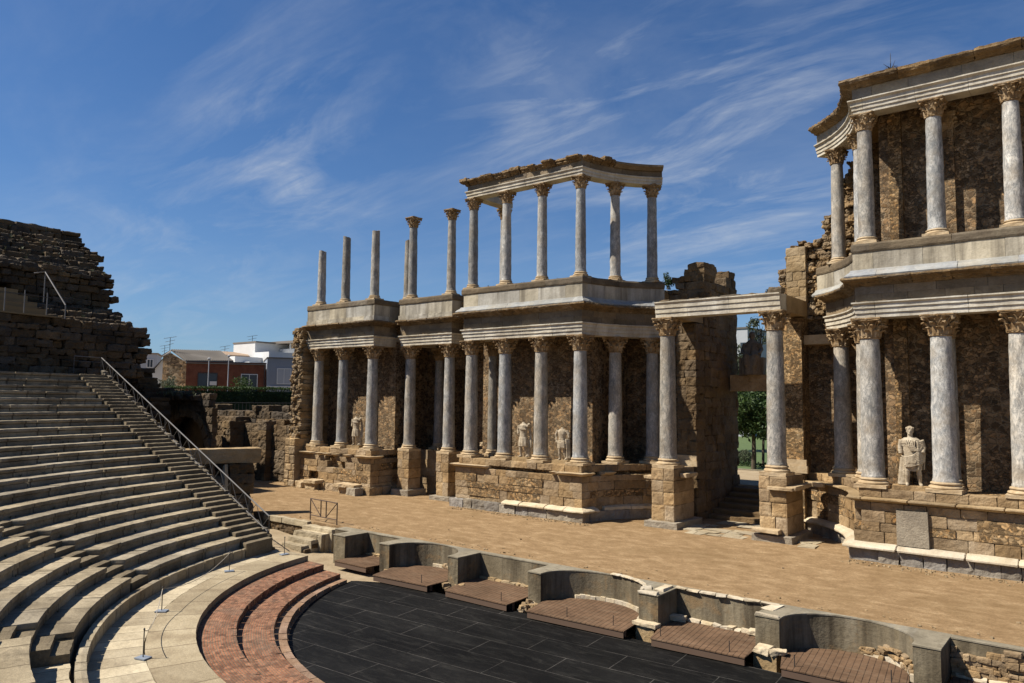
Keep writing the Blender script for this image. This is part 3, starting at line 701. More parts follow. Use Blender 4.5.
# wooden platforms in the recesses
def platform(label, poly, zt=-.80, pins=()):
    x = sum(p[0] for p in poly) / len(poly); y = sum(p[1] for p in poly) / len(poly)
    t = thing('wooden_platform', label, 'platform', (x, y, -1.15), 0, 'brown wooden platforms along the stage front')
    mb = MB(); mb.prism(poly, zt - .03, zt); mb.build('deck', M['deck'], t)
    yf = min(p[1] for p in poly); fr = [p for p in poly if p[1] < yf + .2]; xa, xb = min(p[0] for p in fr), max(p[0] for p in fr)
    ca = min(fr, key=lambda p: p[0]); cb = max(fr, key=lambda p: p[0])
    mb = MB(); mb.sweep([(ca[0] + .02, ca[1] + .03), (cb[0] - .02, cb[1] + .03)], [(0, zt - .20), (.015, zt - .20), (.015, zt - .032), (0, zt - .032)]); mb.build('front_board', M['deck_side'], t)
    mb = MB()
    mb.box(((ca[0] + cb[0]) / 2, ca[1] + .5, (zt - 1.2) / 2 - .06), (cb[0] - ca[0] - .3, .12, zt + 1.3), 0)
    mb.build('support_beam', M['deck_side'], t)
    for px, py in pins:
        mb = MB(); mb.lathe([(.012, zt), (.012, zt + .26), (.0135, zt + .27)], 6, (px, py)); mb.build('pin', M['dark_steel'], t)
    return t
def nicheback(pts, f=.915):
    cx, cy = (pts[0][0] + pts[-1][0]) / 2, -9.75
    return [(cx + (x - cx) * f, cy + (y - cy) * f) for x, y in pts[::-1]]
platform('small brown wooden platform in the far left recess of the stage front', [(-10.55, -10.42), (-8.72, -10.40), (-8.68, -9.9), (-8.66, -8.82), (-10.55, -8.82)])
platform('brown wooden platform with curved back in the farther round niche of the stage front', [(-7.62, -11.02), (-5.07, -10.86), (-5.08, -9.9)] + nicheback(e1)[1:-1] + [(-8.0, -9.9)], pins=((-5.5, -10.7),))
platform('brown wooden platform in the square recess between the two farther round niches', [(-4.24, -10.88), (-1.62, -10.90), (-1.68, -9.9), (-1.66, -8.86), (-4.56, -8.86), (-4.5, -9.9)], pins=((-2.0, -10.7),))
platform('brown wooden platform with curved back in the white-edged round niche', [(-.76, -11.03), (2.44, -10.87), (2.33, -9.95)] + nicheback(e2)[1:-1] + [(-1.02, -9.9)], pins=((.5, -10.75), (1.95, -10.6)))
platform('brown wooden platform in the square recess with marble remains on its wall top', [(3.27, -10.92), (5.76, -10.77), (5.70, -9.9), (5.62, -8.86), (3.0, -8.86), (3.0, -9.9)], pins=((3.4, -10.6), (5.3, -10.6)))
platform('brown wooden platform in the nearest round niche, cut off by the bottom edge', [(6.66, -10.88), (9.2, -10.75), (9.2, -9.9)] + nicheback(e3)[1:-1] + [(6.36, -9.9)], pins=((6.9, -10.6), (8.9, -10.2)))
platform('brown wooden platform just showing at the bottom right corner', [(9.9, -10.8), (13, -10.8), (13, -8.86), (9.9, -8.86)])
# stone kerb wall, little steps and barrier at the left end of the stage
kw = thing('stage_kerb', 'long pale stone kerb with rubble face at the left end of the stage', 'wall', (-16.3, -8.6, -.8))
mb = MB(); mb.sweep_blocks([(-18.0, -8.70), (-14.7, -8.66)], [(-.32, -.24), (0, -.24), (0, .0), (-.32, .0)], 1.3, .01, .01); rough(mb.build('kerb_block', M['paving_in'], kw), 3, .05, .25, 1)
mb = MB(); mb.block_wall((-18, -8.62), (-14.75, -8.58), .3, lambda s: -1.1, lambda s: -.24, .2, .35, .04, .2); rough(mb.build('rubble_face', M['parodos'], kw), 2, .08, .2, 2)
ss = thing('stage_steps', 'three short worn stone steps leading from the orchestra up to the stage', 'steps', (-13.7, -9.4, -.8))
for k, (xa, xb, ya, yb, z0, z1) in enumerate(((-14.55, -12.6, -9.0, -8.6, -1.0, -.06), (-14.6, -12.75, -9.4, -8.98, -1.1, -.24), (-14.5, -12.95, -9.75, -9.38, -1.2, -.44), (-14.45, -13.1, -10.1, -9.73, -1.3, -.64))):
    mb = MB(); mb.box(((xa + xb) / 2, (ya + yb) / 2, (z0 + z1) / 2), (xb - xa, yb - ya + .02, z1 - z0), .03, .02); rough(mb.build('step', M['paving_in'], ss), 4, .08, .25, 2)
mb = MB(); mb.block_wall((-12.95, -10.0), (-12.95, -8.6), .25, lambda s: -1.3, lambda s: -.78 + .42 * s, .18, .4, .03, .3); rough(mb.build('side_block', M['parodos'], ss), 2, .08, .2, 2)
br = thing('metal_barrier', 'dark rusty metal barrier with two diagonal braces standing at the stage edge', 'barrier', (-14.1, -8.28, 0))
bp = lambda u, z: (-15.12 + 2.06 * u, -8.21 - .15 * u, z)
for u in (0, .40, .60, 1):
    mb = MB(); mb.tube(bp(u, 0 if u in (0, 1) else .22), bp(u, .95), .027, 6); mb.build('post', M['rust'], br)
mb = MB(); mb.tube(bp(0, .93), bp(1, .93), .022, 6); mb.tube(bp(0, .22), bp(1, .22), .022, 6); mb.build('rail', M['rust'], br)
mb = MB(); mb.tube(bp(0, .93), bp(.40, .24), .02, 6); mb.tube(bp(1, .93), bp(.60, .24), .02, 6); mb.build('diagonal_brace', M['rust'], br)
# ================================================================== STAGE BUILDING
CC = (0, -1.1); RF = 5.94
arcR = arc(*CC, RF, 51, 6.96, 14); arcL = arc(*CC, RF, 173.04, 129, 14)
PATH = {'A': [(-26.25, -.60), (-20.02, -.60), (-20.02, 2.0)],
        'D': [(-18.92, 2.6), (-18.92, .50), (-14.93, .50), (-14.93, 2.6)],
        'C': [(-13.2, 2.4), (-13.2, -.38)] + arcL,
        'R': arcR + [(17.5, -.38)]}
PATH_R2 = arc(*CC, RF, 55.5, 6.96, 15) + [(17.5, -.38)]
WN = {'A': 'far left wing', 'D': 'left side door', 'C': 'middle wing, left of the central doorway', 'R': 'right wing'}
def offp(path, o):
    out = []
    for i, p in enumerate(path):
        d0 = Vector((p[0] - path[max(i - 1, 0)][0], p[1] - path[max(i - 1, 0)][1])); d1 = Vector((path[min(i + 1, len(path) - 1)][0] - p[0], path[min(i + 1, len(path) - 1)][1] - p[1]))
        if d0.length < 1e-6: d0 = d1
        if d1.length < 1e-6: d1 = d0
        d0.normalize(); d1.normalize(); n0 = Vector((d0.y, -d0.x)); n1 = Vector((d1.y, -d1.x)); nm = (n0 + n1).normalized(); k = 1 / max(.3, nm.dot(n0))
        out.append((p[0] + nm.x * o * k, p[1] + nm.y * o * k))
    return out
BASE = {'A': (-23, 0, 0), 'D': (-17, 1, 0), 'C': (-9.5, 0, 0), 'R': (11, 0, 0)}
# ---- entablatures of the lower storey
for w, path in PATH.items():
    t = thing('entablature', {'A': 'lower entablature of the far left wing, carried on three columns', 'D': 'short lower entablature on the two tall pedestal columns of the left side door', 'C': 'lower entablature of the middle wing, with white marble architrave curving in at its right end', 'R': 'large lower entablature of the right wing, with a carved architrave'}[w], 'entablature', (BASE[w][0], BASE[w][1], 8.44), 0, 'lower entablatures of the stage building')
    mb = MB(); mb.sweep_blocks(path, [(-.76, 8.442), (0, 8.442), (0, 8.60), (.045, 8.605), (.045, 8.77), (.09, 8.775), (.09, 8.90), (.16, 8.955), (.16, 9.0), (-.76, 9.0)], 2.4, .005, .004); rough(mb.build('architrave', M['cream'], t), 3, .03, .2, 0)
    mb = MB(); mb.sweep_blocks(path, [(-.74, 9.002), (.02, 9.002), (.02, 9.28), (-.74, 9.28)], .95, .006, .018); mb.sweep_blocks(path, [(-.74, 9.284), (.01, 9.284), (.01, 9.568), (-.74, 9.568)], 1.2, .006, .02); mb.build('frieze', M['frieze'], t)
    mb = MB()
    def cpr():
        e = U(-.05, .03); f = U(-.02, .02)
        return [(-.74, 9.57), (.07, 9.57), (.10 + f, 9.635), (.22 + e * .4, 9.66), (.27 + e * .6, 9.72), (.47 + e, 9.755 + f * .3), (.50 + e, 9.80), (.47 + e, 9.866), (-.74, 9.866)]
    mb.sweep_blocks(path, cpr, 1.1, .003, .01, .0)
    # dentil row
    S = 0
    op = offp(path, .16)
    for (ax, ay), (bx_, by) in zip(op, op[1:]):
        L = hypot(bx_ - ax, by - ay); k = int(L / .17); rz = atan2(by - ay, bx_ - ax)
        for q in range(k):
            if U(0, 1) < .8: mb.box((ax + (bx_ - ax) * (q + .5) / k, ay + (by - ay) * (q + .5) / k, 9.685), (.09, .12, .07), rz, .01)
    rough(mb.build('cornice', M['cornice'], t), 3, .10, .12, 0)
    # ---- parapet that carries the upper columns
    if w == 'R': path = PATH_R2
    p = thing('parapet', {'A': 'stained pale parapet on top of the far left wing, under three broken columns', 'D': 'stained pale parapet block above the left side door', 'C': 'parapet of grey and cream marble slabs on the middle wing, with a bluish foot moulding', 'R': 'long cream parapet of the right wing with a bluish foot moulding'}[w], 'parapet', (BASE[w][0], BASE[w][1], 9.87), 0, 'parapets above the lower entablatures')
    mb = MB(); mb.sweep_blocks(path, [(-.9, 9.87), (.34, 9.87), (.36, 9.93), (.30, 10.0), (.19, 10.08), (.14, 10.165), (-.9, 10.165)] if w in 'CR' else [(-.9, 9.87), (.14, 9.87), (.14, 10.165), (-.9, 10.165)], 1.9, .004, .012); rough(mb.build('foot_moulding', M['ledge'] if w in 'CR' else M['parapet'], p), 3, .035, .15, 0)
    mb = MB(); mb.sweep_blocks(path, [(-.88, 10.168), (.07, 10.168), (.07, 10.80), (-.88, 10.80)], 1.25, .005, .006); rough(mb.build('panel', M['parapet'], p), 2, .02, .2, 0)
    mb = MB(); mb.sweep_blocks(path, [(-.92, 10.803), (.10, 10.803), (.12, 10.86), (.12, 11.05), (.08, 11.125), (-.92, 11.125)], 1.9, .003, .006, .008); rough(mb.build('coping', M['cap'], p), 3, .03, .2, 0)
# floors between parapet and wall (a stone deck over the colonnade)
def deck(name, label, poly, z0, z1, loc, mat='rough'):
    t = thing(name, label, 'stone deck', loc, 0, 'stone decks above the lower colonnade'); mb = MB(); mb.prism(poly, z0, z1); mb.build('slab', M[mat], t)
deck('upper_deck', 'stone deck of the far left wing, added over the side door recess too', [(-26.2, -.2), (-20.4, -.2), (-20.4, 1.2), (-18.5, 1.2), (-18.5, .9), (-15.3, .9), (-15.3, 1.2), (-13.25, 1.2), (-13.25, 4.9), (-26.2, 4.9)], 9.62, 10.75, (-20, 3, 9.6))  # slab carried on over the side door recess to darken it
cin = offp(PATH['C'], -.45)
deck('upper_deck', 'stone deck behind the parapet of the middle wing', [(-13.0, 4.9)] + [(max(x, -13.0), y) for x, y in cin[1:]] + [(-3.6, 4.9)], 9.02, 10.75, (-9, 3, 9))
rin = offp(PATH['R'], -.45)
deck('upper_deck', 'stone deck behind the parapet of the right wing', [(3.6, 4.9)] + rin + [(17.5, 4.9)], 9.02, 10.75, (10, 3, 9))

# ---- podiums
def podium(w, label, path, full, poly):
    t = thing('podium', label, 'podium', BASE[w], 0, 'masonry podiums under the lower columns')
    mb = MB(); mb.prism(poly, 0, 2.43); mb.build('core', M['small'], t)
    # foundation course
    mb = MB(); mb.sweep_blocks(path, [(-.3, -.2), (.44, -.2), (.44, .43), (-.3, .43)], .8, .01, .05, .03); rough(mb.build('foundation', M['granite'] if w != 'A' else M['ashlar'], t), 3, .12, .3, 1)
    mb = MB(); zc = [(.43, .62), (.62, 1.02), (1.02, 1.33), (1.33, 1.72), (1.72, 1.995)]
    for a, b in zc:
        mb.sweep_blocks(path, [(-.14, a), (.235, a), (.235, b - .008), (-.14, b - .008)], .85, .006, .028, 0, .0 if full else .12)
    rough(mb.build('masonry', M['ashlar'], t), 3, .05, .18, 1)
    # small-stone patches, standing a little proud
    mb = MB()
    for a, b in zc[1:4]:
        mb.sweep_blocks(path, [(.1, a + .02), (.262, a + .02), (.262, b - .02), (.1, b - .02)], .8, .01, .006, 0, .62)
    islands(mb, 'rubble_patch', M['small'], t)
    mb = MB(); mb.sweep_blocks(path, [(-.5, 2.16), (.10, 2.16), (.10, 2.452), (-.5, 2.452)], .75, .006, .02, .0); rough(mb.build('top_course', M['ashlar'], t), 3, .05, .18, 1)
    return t
pA = [(-26.3, -.60), (-20.0, -.60), (-20.0, 2.25)]
podium('A', 'brown masonry podium of the far left wing with worn cornice stumps', pA, False, [(-26.3, -.5), (-20.12, -.5), (-20.12, 4.5), (-26.3, 4.5)])
cP = [(-13.2, 2.2), (-13.2, -.40)] + [(x, y) for x, y in arc(*CC, RF + .02, 173.2, 117, 18)]
podium('C', 'brown masonry podium of the middle wing with a white base ledge at its right corner', cP, True, [(-13.1, 4.5), (-13.1, -.3)] + arc(*CC, RF + .12, 172.5, 117, 18) + [(-2.6, 4.5)])
rP = arc(*CC, RF + .02, 63, 6.8, 18) + [(17.5, -.40)]
podium('R', 'brown masonry podium of the right wing with an unbroken cornice ledge', rP, True, [(2.6, 4.5)] + arc(*CC, RF + .12, 63, 7.5, 18) + [(17.5, -.3), (17.5, 4.5)])
pd = [o for o in bpy.data.objects if o.name.startswith('podium')]
# recess of the left side door
t = thing('podium', 'shadowed brown podium wall in the recess of the left side door', 'podium', (-17, 2.4, 0), 0, 'masonry podiums under the lower columns')
mb = MB(); mb.bx(-20.0, -13.2, 2.35, 4.9, 0, 2.43); mb.build('core', M['small'], t)
mb = MB()
for a, b in ((0, .5), (.5, .95), (.95, 1.4), (1.4, 1.9), (1.9, 2.45)): mb.sweep_blocks([(-19.98, 2.3), (-13.25, 2.3)], [(-.2, a), (0, a), (0, b - .008), (-.2, b - .008)], .8, .008, .03)
mb.build('masonry', M['ashlar'], t)
# cornices of the podiums
mb = MB(); mb.sweep_blocks(rP, [(-.14, 2.0), (.24, 2.0), (.28, 2.03), (.40, 2.06), (.49, 2.10), (.49, 2.155), (-.14, 2.155)], 1.15, .004, .02, .006); rough(mb.build('cornice_ledge', M['tan_ashlar'], pd[2]), 2, .03, .15, 1)
mb = MB(); mb.sweep_blocks(rP, [(-.1, .435), (.62, .435), (.62, .50), (.52, .54), (.44, .60), (.26, .63), (-.1, .63)], 1.9, .004, .02, .01); rough(mb.build('base_ledge', M['ledge_white'], pd[2]), 2, .05, .25, 1)
def cut(path, t0, t1):
    out = []; s = 0
    for (ax, ay), (bx_, by) in zip(path, path[1:]):
        L = hypot(bx_ - ax, by - ay)
        for q in (0, 1):
            u = s + q * L
            if t0 <= u <= t1: out.append((ax, ay) if q == 0 else (bx_, by))
        for tt_ in (t0, t1):
            if s < tt_ < s + L: out.append((ax + (bx_ - ax) * (tt_ - s) / L, ay + (by - ay) * (tt_ - s) / L))
        s += L
    res = []
    s = 0
    pts = sorted(set(out), key=lambda p: min(((sum(hypot(path[j + 1][0] - path[j][0], path[j + 1][1] - path[j][1]) for j in range(i)) + hypot(p[0] - path[i][0], p[1] - path[i][1])) for i in range(len(path) - 1) if abs(hypot(p[0] - path[i][0], p[1] - path[i][1]) + hypot(p[0] - path[i + 1][0], p[1] - path[i + 1][1]) - hypot(path[i + 1][0] - path[i][0], path[i + 1][1] - path[i][1])) < 1e-6), default=0))
    return pts
mb = MB(); mb.sweep_blocks(cut(cP, 2.6 + 3.1, 2.6 + 7.9), [(-.1, .435), (.60, .435), (.60, .50), (.50, .56), (.26, .62), (-.1, .62)], 1.3, .006, .03, .01); mb.sweep_blocks(cut(cP, 11.0, 14.5), [(-.1, .435), (.5, .435), (.46, .56), (.26, .62), (-.1, .62)], 1.2, .01, .04, .02); [rough(o, 2, .06, .25, 1) for o in islands(mb, 'base_ledge', M['ledge_white'], pd[1])]
mb = MB(); cpf = [(-.14, 2.0), (.24, 2.0), (.30, 2.04), (.46, 2.09), (.50, 2.155), (-.14, 2.155)]
for a, b in ((2.15, 4.55), (8.75, 10.35), (11.0, 11.7), (2.6 + 5.85, 2.6 + 6.05)): mb.sweep(cut(cP, a, b), cpf)
[rough(o, 2, .05, .2, 1) for o in islands(mb, 'cornice_stump', M['base'], pd[1])]
mb = MB()
for a, b in ((.15, 1.35), (1.75, 2.2), (2.45, 2.9), (3.3, 3.7), (4.35, 4.75), (5.35, 6.85)):
    mb.sweep(cut(pA, a, b), cpf)
[rough(o, 2, .06, .2, 1) for o in islands(mb, 'cornice_stump', M['base'], pd[0])]
for lab, c_, d_, mt in (('low rough stone block at the left foot of the far left podium', (-25.6, -1.1, .18), (.7, .6, .38), 'base'),
                        ('rough block under a flat slab at the foot of the far left podium', (-24.5, -1.15, .18), (.9, .6, .38), 'base'),
                        ('flat pale slab lying on a block before the far left podium', (-24.4, -1.2, .47), (1.1, .75, .18), 'base'),
                        ('longest flat pale slab lying at the right foot of the far left podium', (-21.2, -1.2, .47), (1.6, .8, .18), 'base'),
                        ('squared grey block at the right corner of the far left podium', (-20.45, -1.35, .2), (.95, .6, .42), 'granite'),
                        ('rough block under the longest flat slab of the far left podium', (-21.5, -1.1, .18), (.8, .55, .38), 'base')):
    o = MB().box(c_, d_, U(-.15, .15), .04).build('fallen_block', M[mt]); rough(o, 4, .1, .3, 2); tag(o, lab, 'stone block', 'fallen blocks before the far left podium')
gs = tag(MB().box((7.55, -.70, 1.22), (.98, .12, 1.15), .01, .03).build('granite_slab', M['granite']), 'grey granite slab leaning on the front of the right podium', 'slab')
# ---- pedestals of the door columns and of the central doorway
def pedestal(x0, x1, y0, y1, label, slab, courses=True, grp='masonry pedestals of the door columns', ztop=2.452, stump=None):
    t = thing('pedestal', label, 'pedestal', ((x0 + x1) / 2, (y0 + y1) / 2, 0), 0, grp)
    zs_ = [slab, .95, 1.5, 2.0, ztop] if courses else [slab, ztop]
    mb = MB()
    for a, b in zip(zs_, zs_[1:]):
        if courses:
            xm = x0 + (x1 - x0) * U(.35, .65)
            for xa, xb in ((x0, xm - .004), (xm + .004, x1)): mb.box(((xa + xb) / 2 + U(-.012, .012), (y0 + y1) / 2 + U(-.012, .012), (a + b) / 2), (xb - xa, y1 - y0, b - a - .008), 0, .006)
        else: mb.box(((x0 + x1) / 2, (y0 + y1) / 2, (a + b) / 2), (x1 - x0, y1 - y0, b - a - .006), 0, .006)
    rough(mb.build('shaft_block', M['ashlar'], t), 3, .05, .2, 1)
    mb = MB(); mb.box(((x0 + x1) / 2, (y0 + y1) / 2, slab / 2 - .05), (x1 - x0 + .5, y1 - y0 + .5, slab + .1), 0, .03); rough(mb.build('foot_slab', M['granite'], t), 4, .08, .3, 1)
    if stump:
        mb = MB()
        for c, d in stump: mb.box(c, d, 0, .025)
        [rough(o, 3, .05, .2, 2) for o in islands(mb, 'cornice_stump', M['base'], t)]
    return t
pedestal(-18.95, -18.05, .46, 1.4, 'tall brown pedestal under the left column of the side door', .32)
pedestal(-15.88, -14.98, .46, 1.4, 'tall brown pedestal under the right column of the side door', .22)
pedestal(-2.92, -1.84, .62, 2.6, 'coursed masonry pedestal under the left column of the central doorway', .26, True, 'masonry pedestals of the central doorway', 2.51, [((-3.12, 1.0, 2.08), (.5, .5, .14)), ((-1.65, 1.7, 2.2), (.3, 1.2, .16))])
pedestal(1.86, 2.94, .62, 2.6, 'coursed masonry pedestal with a cornice slab under the right column of the central doorway', .26, True, 'masonry pedestals of the central doorway', 2.51, [((2.72, .62, 2.06), (1.0, .34, .13)), ((3.1, 1.6, 2.08), (.42, 2.0, .15)), ((2.2, .38, .42), (1.1, .4, .16)), ((3.35, 2.9, 2.1), (.7, .5, .14))])

# ------------------------------------------------------------------ columns
def torus_prof(r, z0, z1, n=7):
    rr = (z1 - z0) / 2; return [(r - rr + rr * cos(radians(-90 + 180 * i / n)), (z0 + z1) / 2 + rr * sin(radians(-90 + 180 * i / n))) for i in range(n + 1)]
def capital_mb(r, h):
    mb = MB()
    mb.lathe([(r * 1.0, 0), (r * 1.08, .015 * h), (r * 1.12, .04 * h), (r * 1.08, .065 * h), (r * 1.0, .08 * h), (r * 1.0, .3 * h), (r * 1.06, .55 * h), (r * 1.22, .75 * h), (r * 1.42, .86 * h)], 24)
    D = r * 2.12; ed = r * 1.42; pts = []
    for k in range(4):
        a = radians(45 + 90 * k); a2 = radians(90 + 90 * k)
        for da in (-.07, .07): pts.append((D * cos(a + da), D * sin(a + da)))
        for q in (.25, .5, .75):
            rr = D * .74 - (D * .74 - ed) * sin(pi * q) * .95; aa = a + (pi / 2) * q
            rr = ed / max(.7, cos(aa - a2)) * (1.0 if q == .5 else 1.05); pts.append((rr * cos(aa), rr * sin(aa)))
    mb.prism(pts, .865 * h, .93 * h); mb.prism([(x * 1.05, y * 1.05) for x, y in pts], .932 * h, h)
    def leaf(a, w, z0, H, rb, rt):
        T = [(0, rb, .9), (.35, rb * 1.05, 1.05), (.65, rb * 1.13, 1.0), (.86, rb + (rt - rb) * .6, .8), (1.0, rt, .55), (.93, rt * 1.07, .4), (.84, rt * 1.04, .2)]
        vs = []; fs = []
        for t_, R, ww in T:
            for s_, dr in ((-1, -.02), (-.5, .012), (0, .045), (.5, .012), (1, -.02)):
                aa = a + s_ * w * ww / 2 / R; q = R + dr * r * 3; q *= 1 + U(-.025, .025)
                vs.append((q * cos(aa), q * sin(aa), z0 + H * t_ + U(-.01, .01) * h))
        n = len(vs); m_ = len(T)
        back = [(x * .90, y * .90, z - .015 * h) for x, y, z in vs]
        for j in range(m_ - 1):
            for k in range(4):
                i = j * 5 + k; fs.append((i, i + 1, i + 6, i + 5)); fs.append((n + i, n + i + 5, n + i + 6, n + i + 1))
            for k in (0, 4):
                i = j * 5 + k; fs.append((i, i + 5, n + i + 5, n + i))
        fs.append(tuple(range(0, 5)) + tuple(range(n + 4, n - 1, -1))); e = (m_ - 1) * 5; fs.append(tuple(range(e, e + 5)) + tuple(range(n + e + 4, n + e - 1, -1)))
        mb.add(vs + back, fs)
    for k in range(8): leaf(k * pi / 4, r * .78, .08 * h, .34 * h, r * 1.03, r * 1.5)
    for k in range(8): leaf(k * pi / 4 + pi / 8, r * .78, .1 * h, .56 * h, r * 1.05, r * 1.62)
    for k in range(4):
        a = radians(45 + 90 * k)
        for da in (-.11, .11):
            P = []
            for i in range(9):
                t_ = i / 8; R = r * (1.15 + .82 * t_ ** 1.5); P.append((R * cos(a + da * (1 - t_ * .3)), R * sin(a + da * (1 - t_ * .3)), h * (.5 + .34 * sin(t_ * pi / 2))))
            mb.polytube(P, [r * (.10 - .03 * i / 8) for i in range(9)], 6)
        mb.ball((D * .90 * cos(a), D * .90 * sin(a), .79 * h), (r * .2, r * .2, h * .085), 8, 6)
        a += pi / 4; mb.ball((ed * .99 * cos(a), ed * .99 * sin(a), .92 * h), (r * .16, r * .16, h * .07), 8, 5)
        for s_ in (-1, 1):
            P = [((r * 1.1 + r * .28 * i / 5) * cos(a + s_ * .05 * i), (r * 1.1 + r * .28 * i / 5) * sin(a + s_ * .05 * i), h * (.52 + .27 * i / 5)) for i in range(6)]
            mb.polytube(P, r * .07, 5)
    return mb
CACHE = {}
def col_meshes(H, r, hc, hb, mat, cap, broken):
    key = (round(H, 2), round(r, 3), round(hc, 2), mat, cap, broken)
    if key in CACHE: return CACHE[key]
    out = []
    w = r * 1.42
    mb = MB(); mb.box((0, 0, hb * .17), (2 * w, 2 * w, hb * .34), 0, .012); o = mb.build('plinth', M['base']); out.append(('plinth', o.data)); bpy.data.objects.remove(o)
    mb = MB(); pr = [(r * .9, hb * .34)] + torus_prof(r * 1.38, hb * .34, hb * .60) + [(r * 1.18, hb * .63), (r * 1.14, hb * .70)] + torus_prof(r * 1.24, hb * .74, hb * .93, 5) + [(r * 1.1, hb * .95), (r * 1.08, hb)]
    mb.lathe(pr, 28); o = mb.build('base', M['base'], None, True, 50); out.append(('base', o.data)); bpy.data.objects.remove(o)
    top = H - (hc if cap else 0)
    pr = [(r * 1.07, hb - .01), (r * 1.06, hb + .05), (r * 1.01, hb + .10)] + [(r * (1 - .15 * t_ ** 1.6), hb + .10 + (top - hb - .10) * t_) for t_ in [i / 12 for i in range(1, 13)]]
    mb = MB(); mb.lathe(pr, 28)
    if broken:
        m_ = len(mb.v)
        ph = U(0, 6)
        for i in range(m_ - 28, m_): 
            x, y, z = mb.v[i]; mb.v[i] = (x, y, z + .05 * sin(atan2(y, x) + ph) + U(-.03, .02))
    o = mb.build('shaft', M[mat], None, True, 50); out.append(('shaft', o.data)); bpy.data.objects.remove(o)
    if cap:
        mb = capital_mb(r * .87, hc); mb.v = [(x, y, z + H - hc) for x, y, z in mb.v]; o = mb.build('capital', M['capital'], None, True, 35); out.append(('capital', o.data)); bpy.data.objects.remove(o)
    CACHE[key] = out; return out
NCOL = [0]
def column(label, x, y, z0, z1, r, group, mat='shaft', hc=.74, hb=.36, cap=True, broken=False, rz=0, tilt=(0, 0)):
    t = thing('column', label, 'column', (x, y, z0), rz, group)
    t.rotation_euler = (tilt[0], tilt[1], rz)
    for nm, me in col_meshes(z1 - z0, r * 1.05, hc, hb, mat, cap, broken):
        o = bpy.data.objects.new(nm, me); COL.objects.link(o); o.parent = t
        if nm == 'shaft': rough(o, 1, .035, .22, 0)
        elif nm == 'capital': rough(o, 1, .05, .07, 0)
        else: rough(o, 1 if nm == 'base' else 3, .035, .15, 0)
    return t
GL, GU = 'columns of the lower storey', 'columns of the upper storey'
zb, zc, zu, zuc = 2.455, 8.44, 11.127, 15.95
L = lambda lab, x, y, r=.325, mat='shaft', rz=0: column(lab, x, y, zb, zc, r, GL, mat, rz=rz)
L('lower column at the left end of the far left wing, next to the ragged rubble wall end', -25.485, -.238, .31)
L('lower column in the middle of the far left wing, left of the headless relief figure', -23.118, -.238, .31)
L('lower column at the right corner of the far left wing, right of the headless relief figure', -20.461, -.238, .32)
L('lower column on the left tall pedestal of the side door', -18.514, .921, .31)
L('lower column on the right tall pedestal of the side door', -15.425, .921, .31)
L('leftmost front column of the lower middle wing', -12.98, 0, .33)
L('second front column from the left of the lower middle wing, left of both headless statues', -10.727, 0, .33)
L('lower column standing between the two headless statues of the middle wing', -8.477, 0, .33)
L('lower column at the front right corner of the middle wing, right of the headless statues', -6.227, 0, .33, 'shaft')
L('shaded lower column just behind the front right corner column of the middle wing', -5.571, 2.019, .32)
L('shaded lower column at the back of the curved right end of the middle wing', -4.324, 3.409, .32)
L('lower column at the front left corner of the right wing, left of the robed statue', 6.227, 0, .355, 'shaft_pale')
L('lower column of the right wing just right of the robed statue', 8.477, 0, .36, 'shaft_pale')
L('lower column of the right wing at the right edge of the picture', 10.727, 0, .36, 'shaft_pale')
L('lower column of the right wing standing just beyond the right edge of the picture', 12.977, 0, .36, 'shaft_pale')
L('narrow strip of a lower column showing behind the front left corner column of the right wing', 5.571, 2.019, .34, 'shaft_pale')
L('half shaded lower column at the back of the curved left end of the right wing', 4.324, 3.409, .33)
L('dim column against the back wall between the far left wing and the side door', -19.5, 1.75, .27)
L('dim column against the back wall between the two pedestal columns of the side door', -18.45, 3.2, .27)
L('dim column behind the leftmost front column of the middle wing', -12.62, 1.3, .25)
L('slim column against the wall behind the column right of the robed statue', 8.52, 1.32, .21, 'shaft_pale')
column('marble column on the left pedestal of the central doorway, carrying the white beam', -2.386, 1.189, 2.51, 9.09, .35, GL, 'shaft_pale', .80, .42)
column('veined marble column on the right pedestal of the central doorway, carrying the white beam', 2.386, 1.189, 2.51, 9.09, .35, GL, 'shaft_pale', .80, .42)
Uc = lambda lab, x, y, r=.245, mat='shaft', z1=zuc, cap=True: column(lab, x, y, zu, z1, r, GU, mat, .60, .27, cap, not cap)
Uc('broken upper column without capital, shortest and leftmost of all', -25.485, -.238, .25, 'shaft', 14.62, False)
Uc('broken upper column without capital, second from the left end', -23.118, -.238, .25, 'shaft', 15.2, False)
Uc('broken upper column without capital at the right corner of the far left wing', -20.461, -.238, .25, 'shaft', 15.25, False)
Uc('broken upper column without capital, half hidden behind the left of the two lone capital-topped columns', -19.55, 1.55, .25, 'shaft', 14.82, False)
Uc('lone upper column with capital above the left side-door pedestal, overlapping a broken column', -18.514, .921, .25)
Uc('lone upper column with capital above the right side-door pedestal, just left of the upper entablature', -15.425, .921, .24)
Uc('upper column at the left end of the ruined upper entablature', -12.98, 0)
Uc('slim upper column behind, mostly hidden by the second front column under the ruined upper entablature', -13.0, 2.55, .22)
Uc('second upper front column from the left under the ruined upper entablature', -10.727, 0)
Uc('third upper front column from the left under the ruined upper entablature', -8.477, 0)
Uc('upper column under the front right corner of the ruined upper entablature', -6.227, 0)
Uc('dark veined upper column under the short straight return of the ruined upper entablature', -5.571, 2.019)
Uc('rightmost upper column of the middle wing, under the end of the curved upper entablature', -4.324, 3.409)
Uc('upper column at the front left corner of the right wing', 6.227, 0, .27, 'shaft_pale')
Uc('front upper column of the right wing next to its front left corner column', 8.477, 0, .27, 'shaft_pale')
Uc('upper column of the right wing at the right edge of the picture', 10.727, 0, .27, 'shaft_pale')
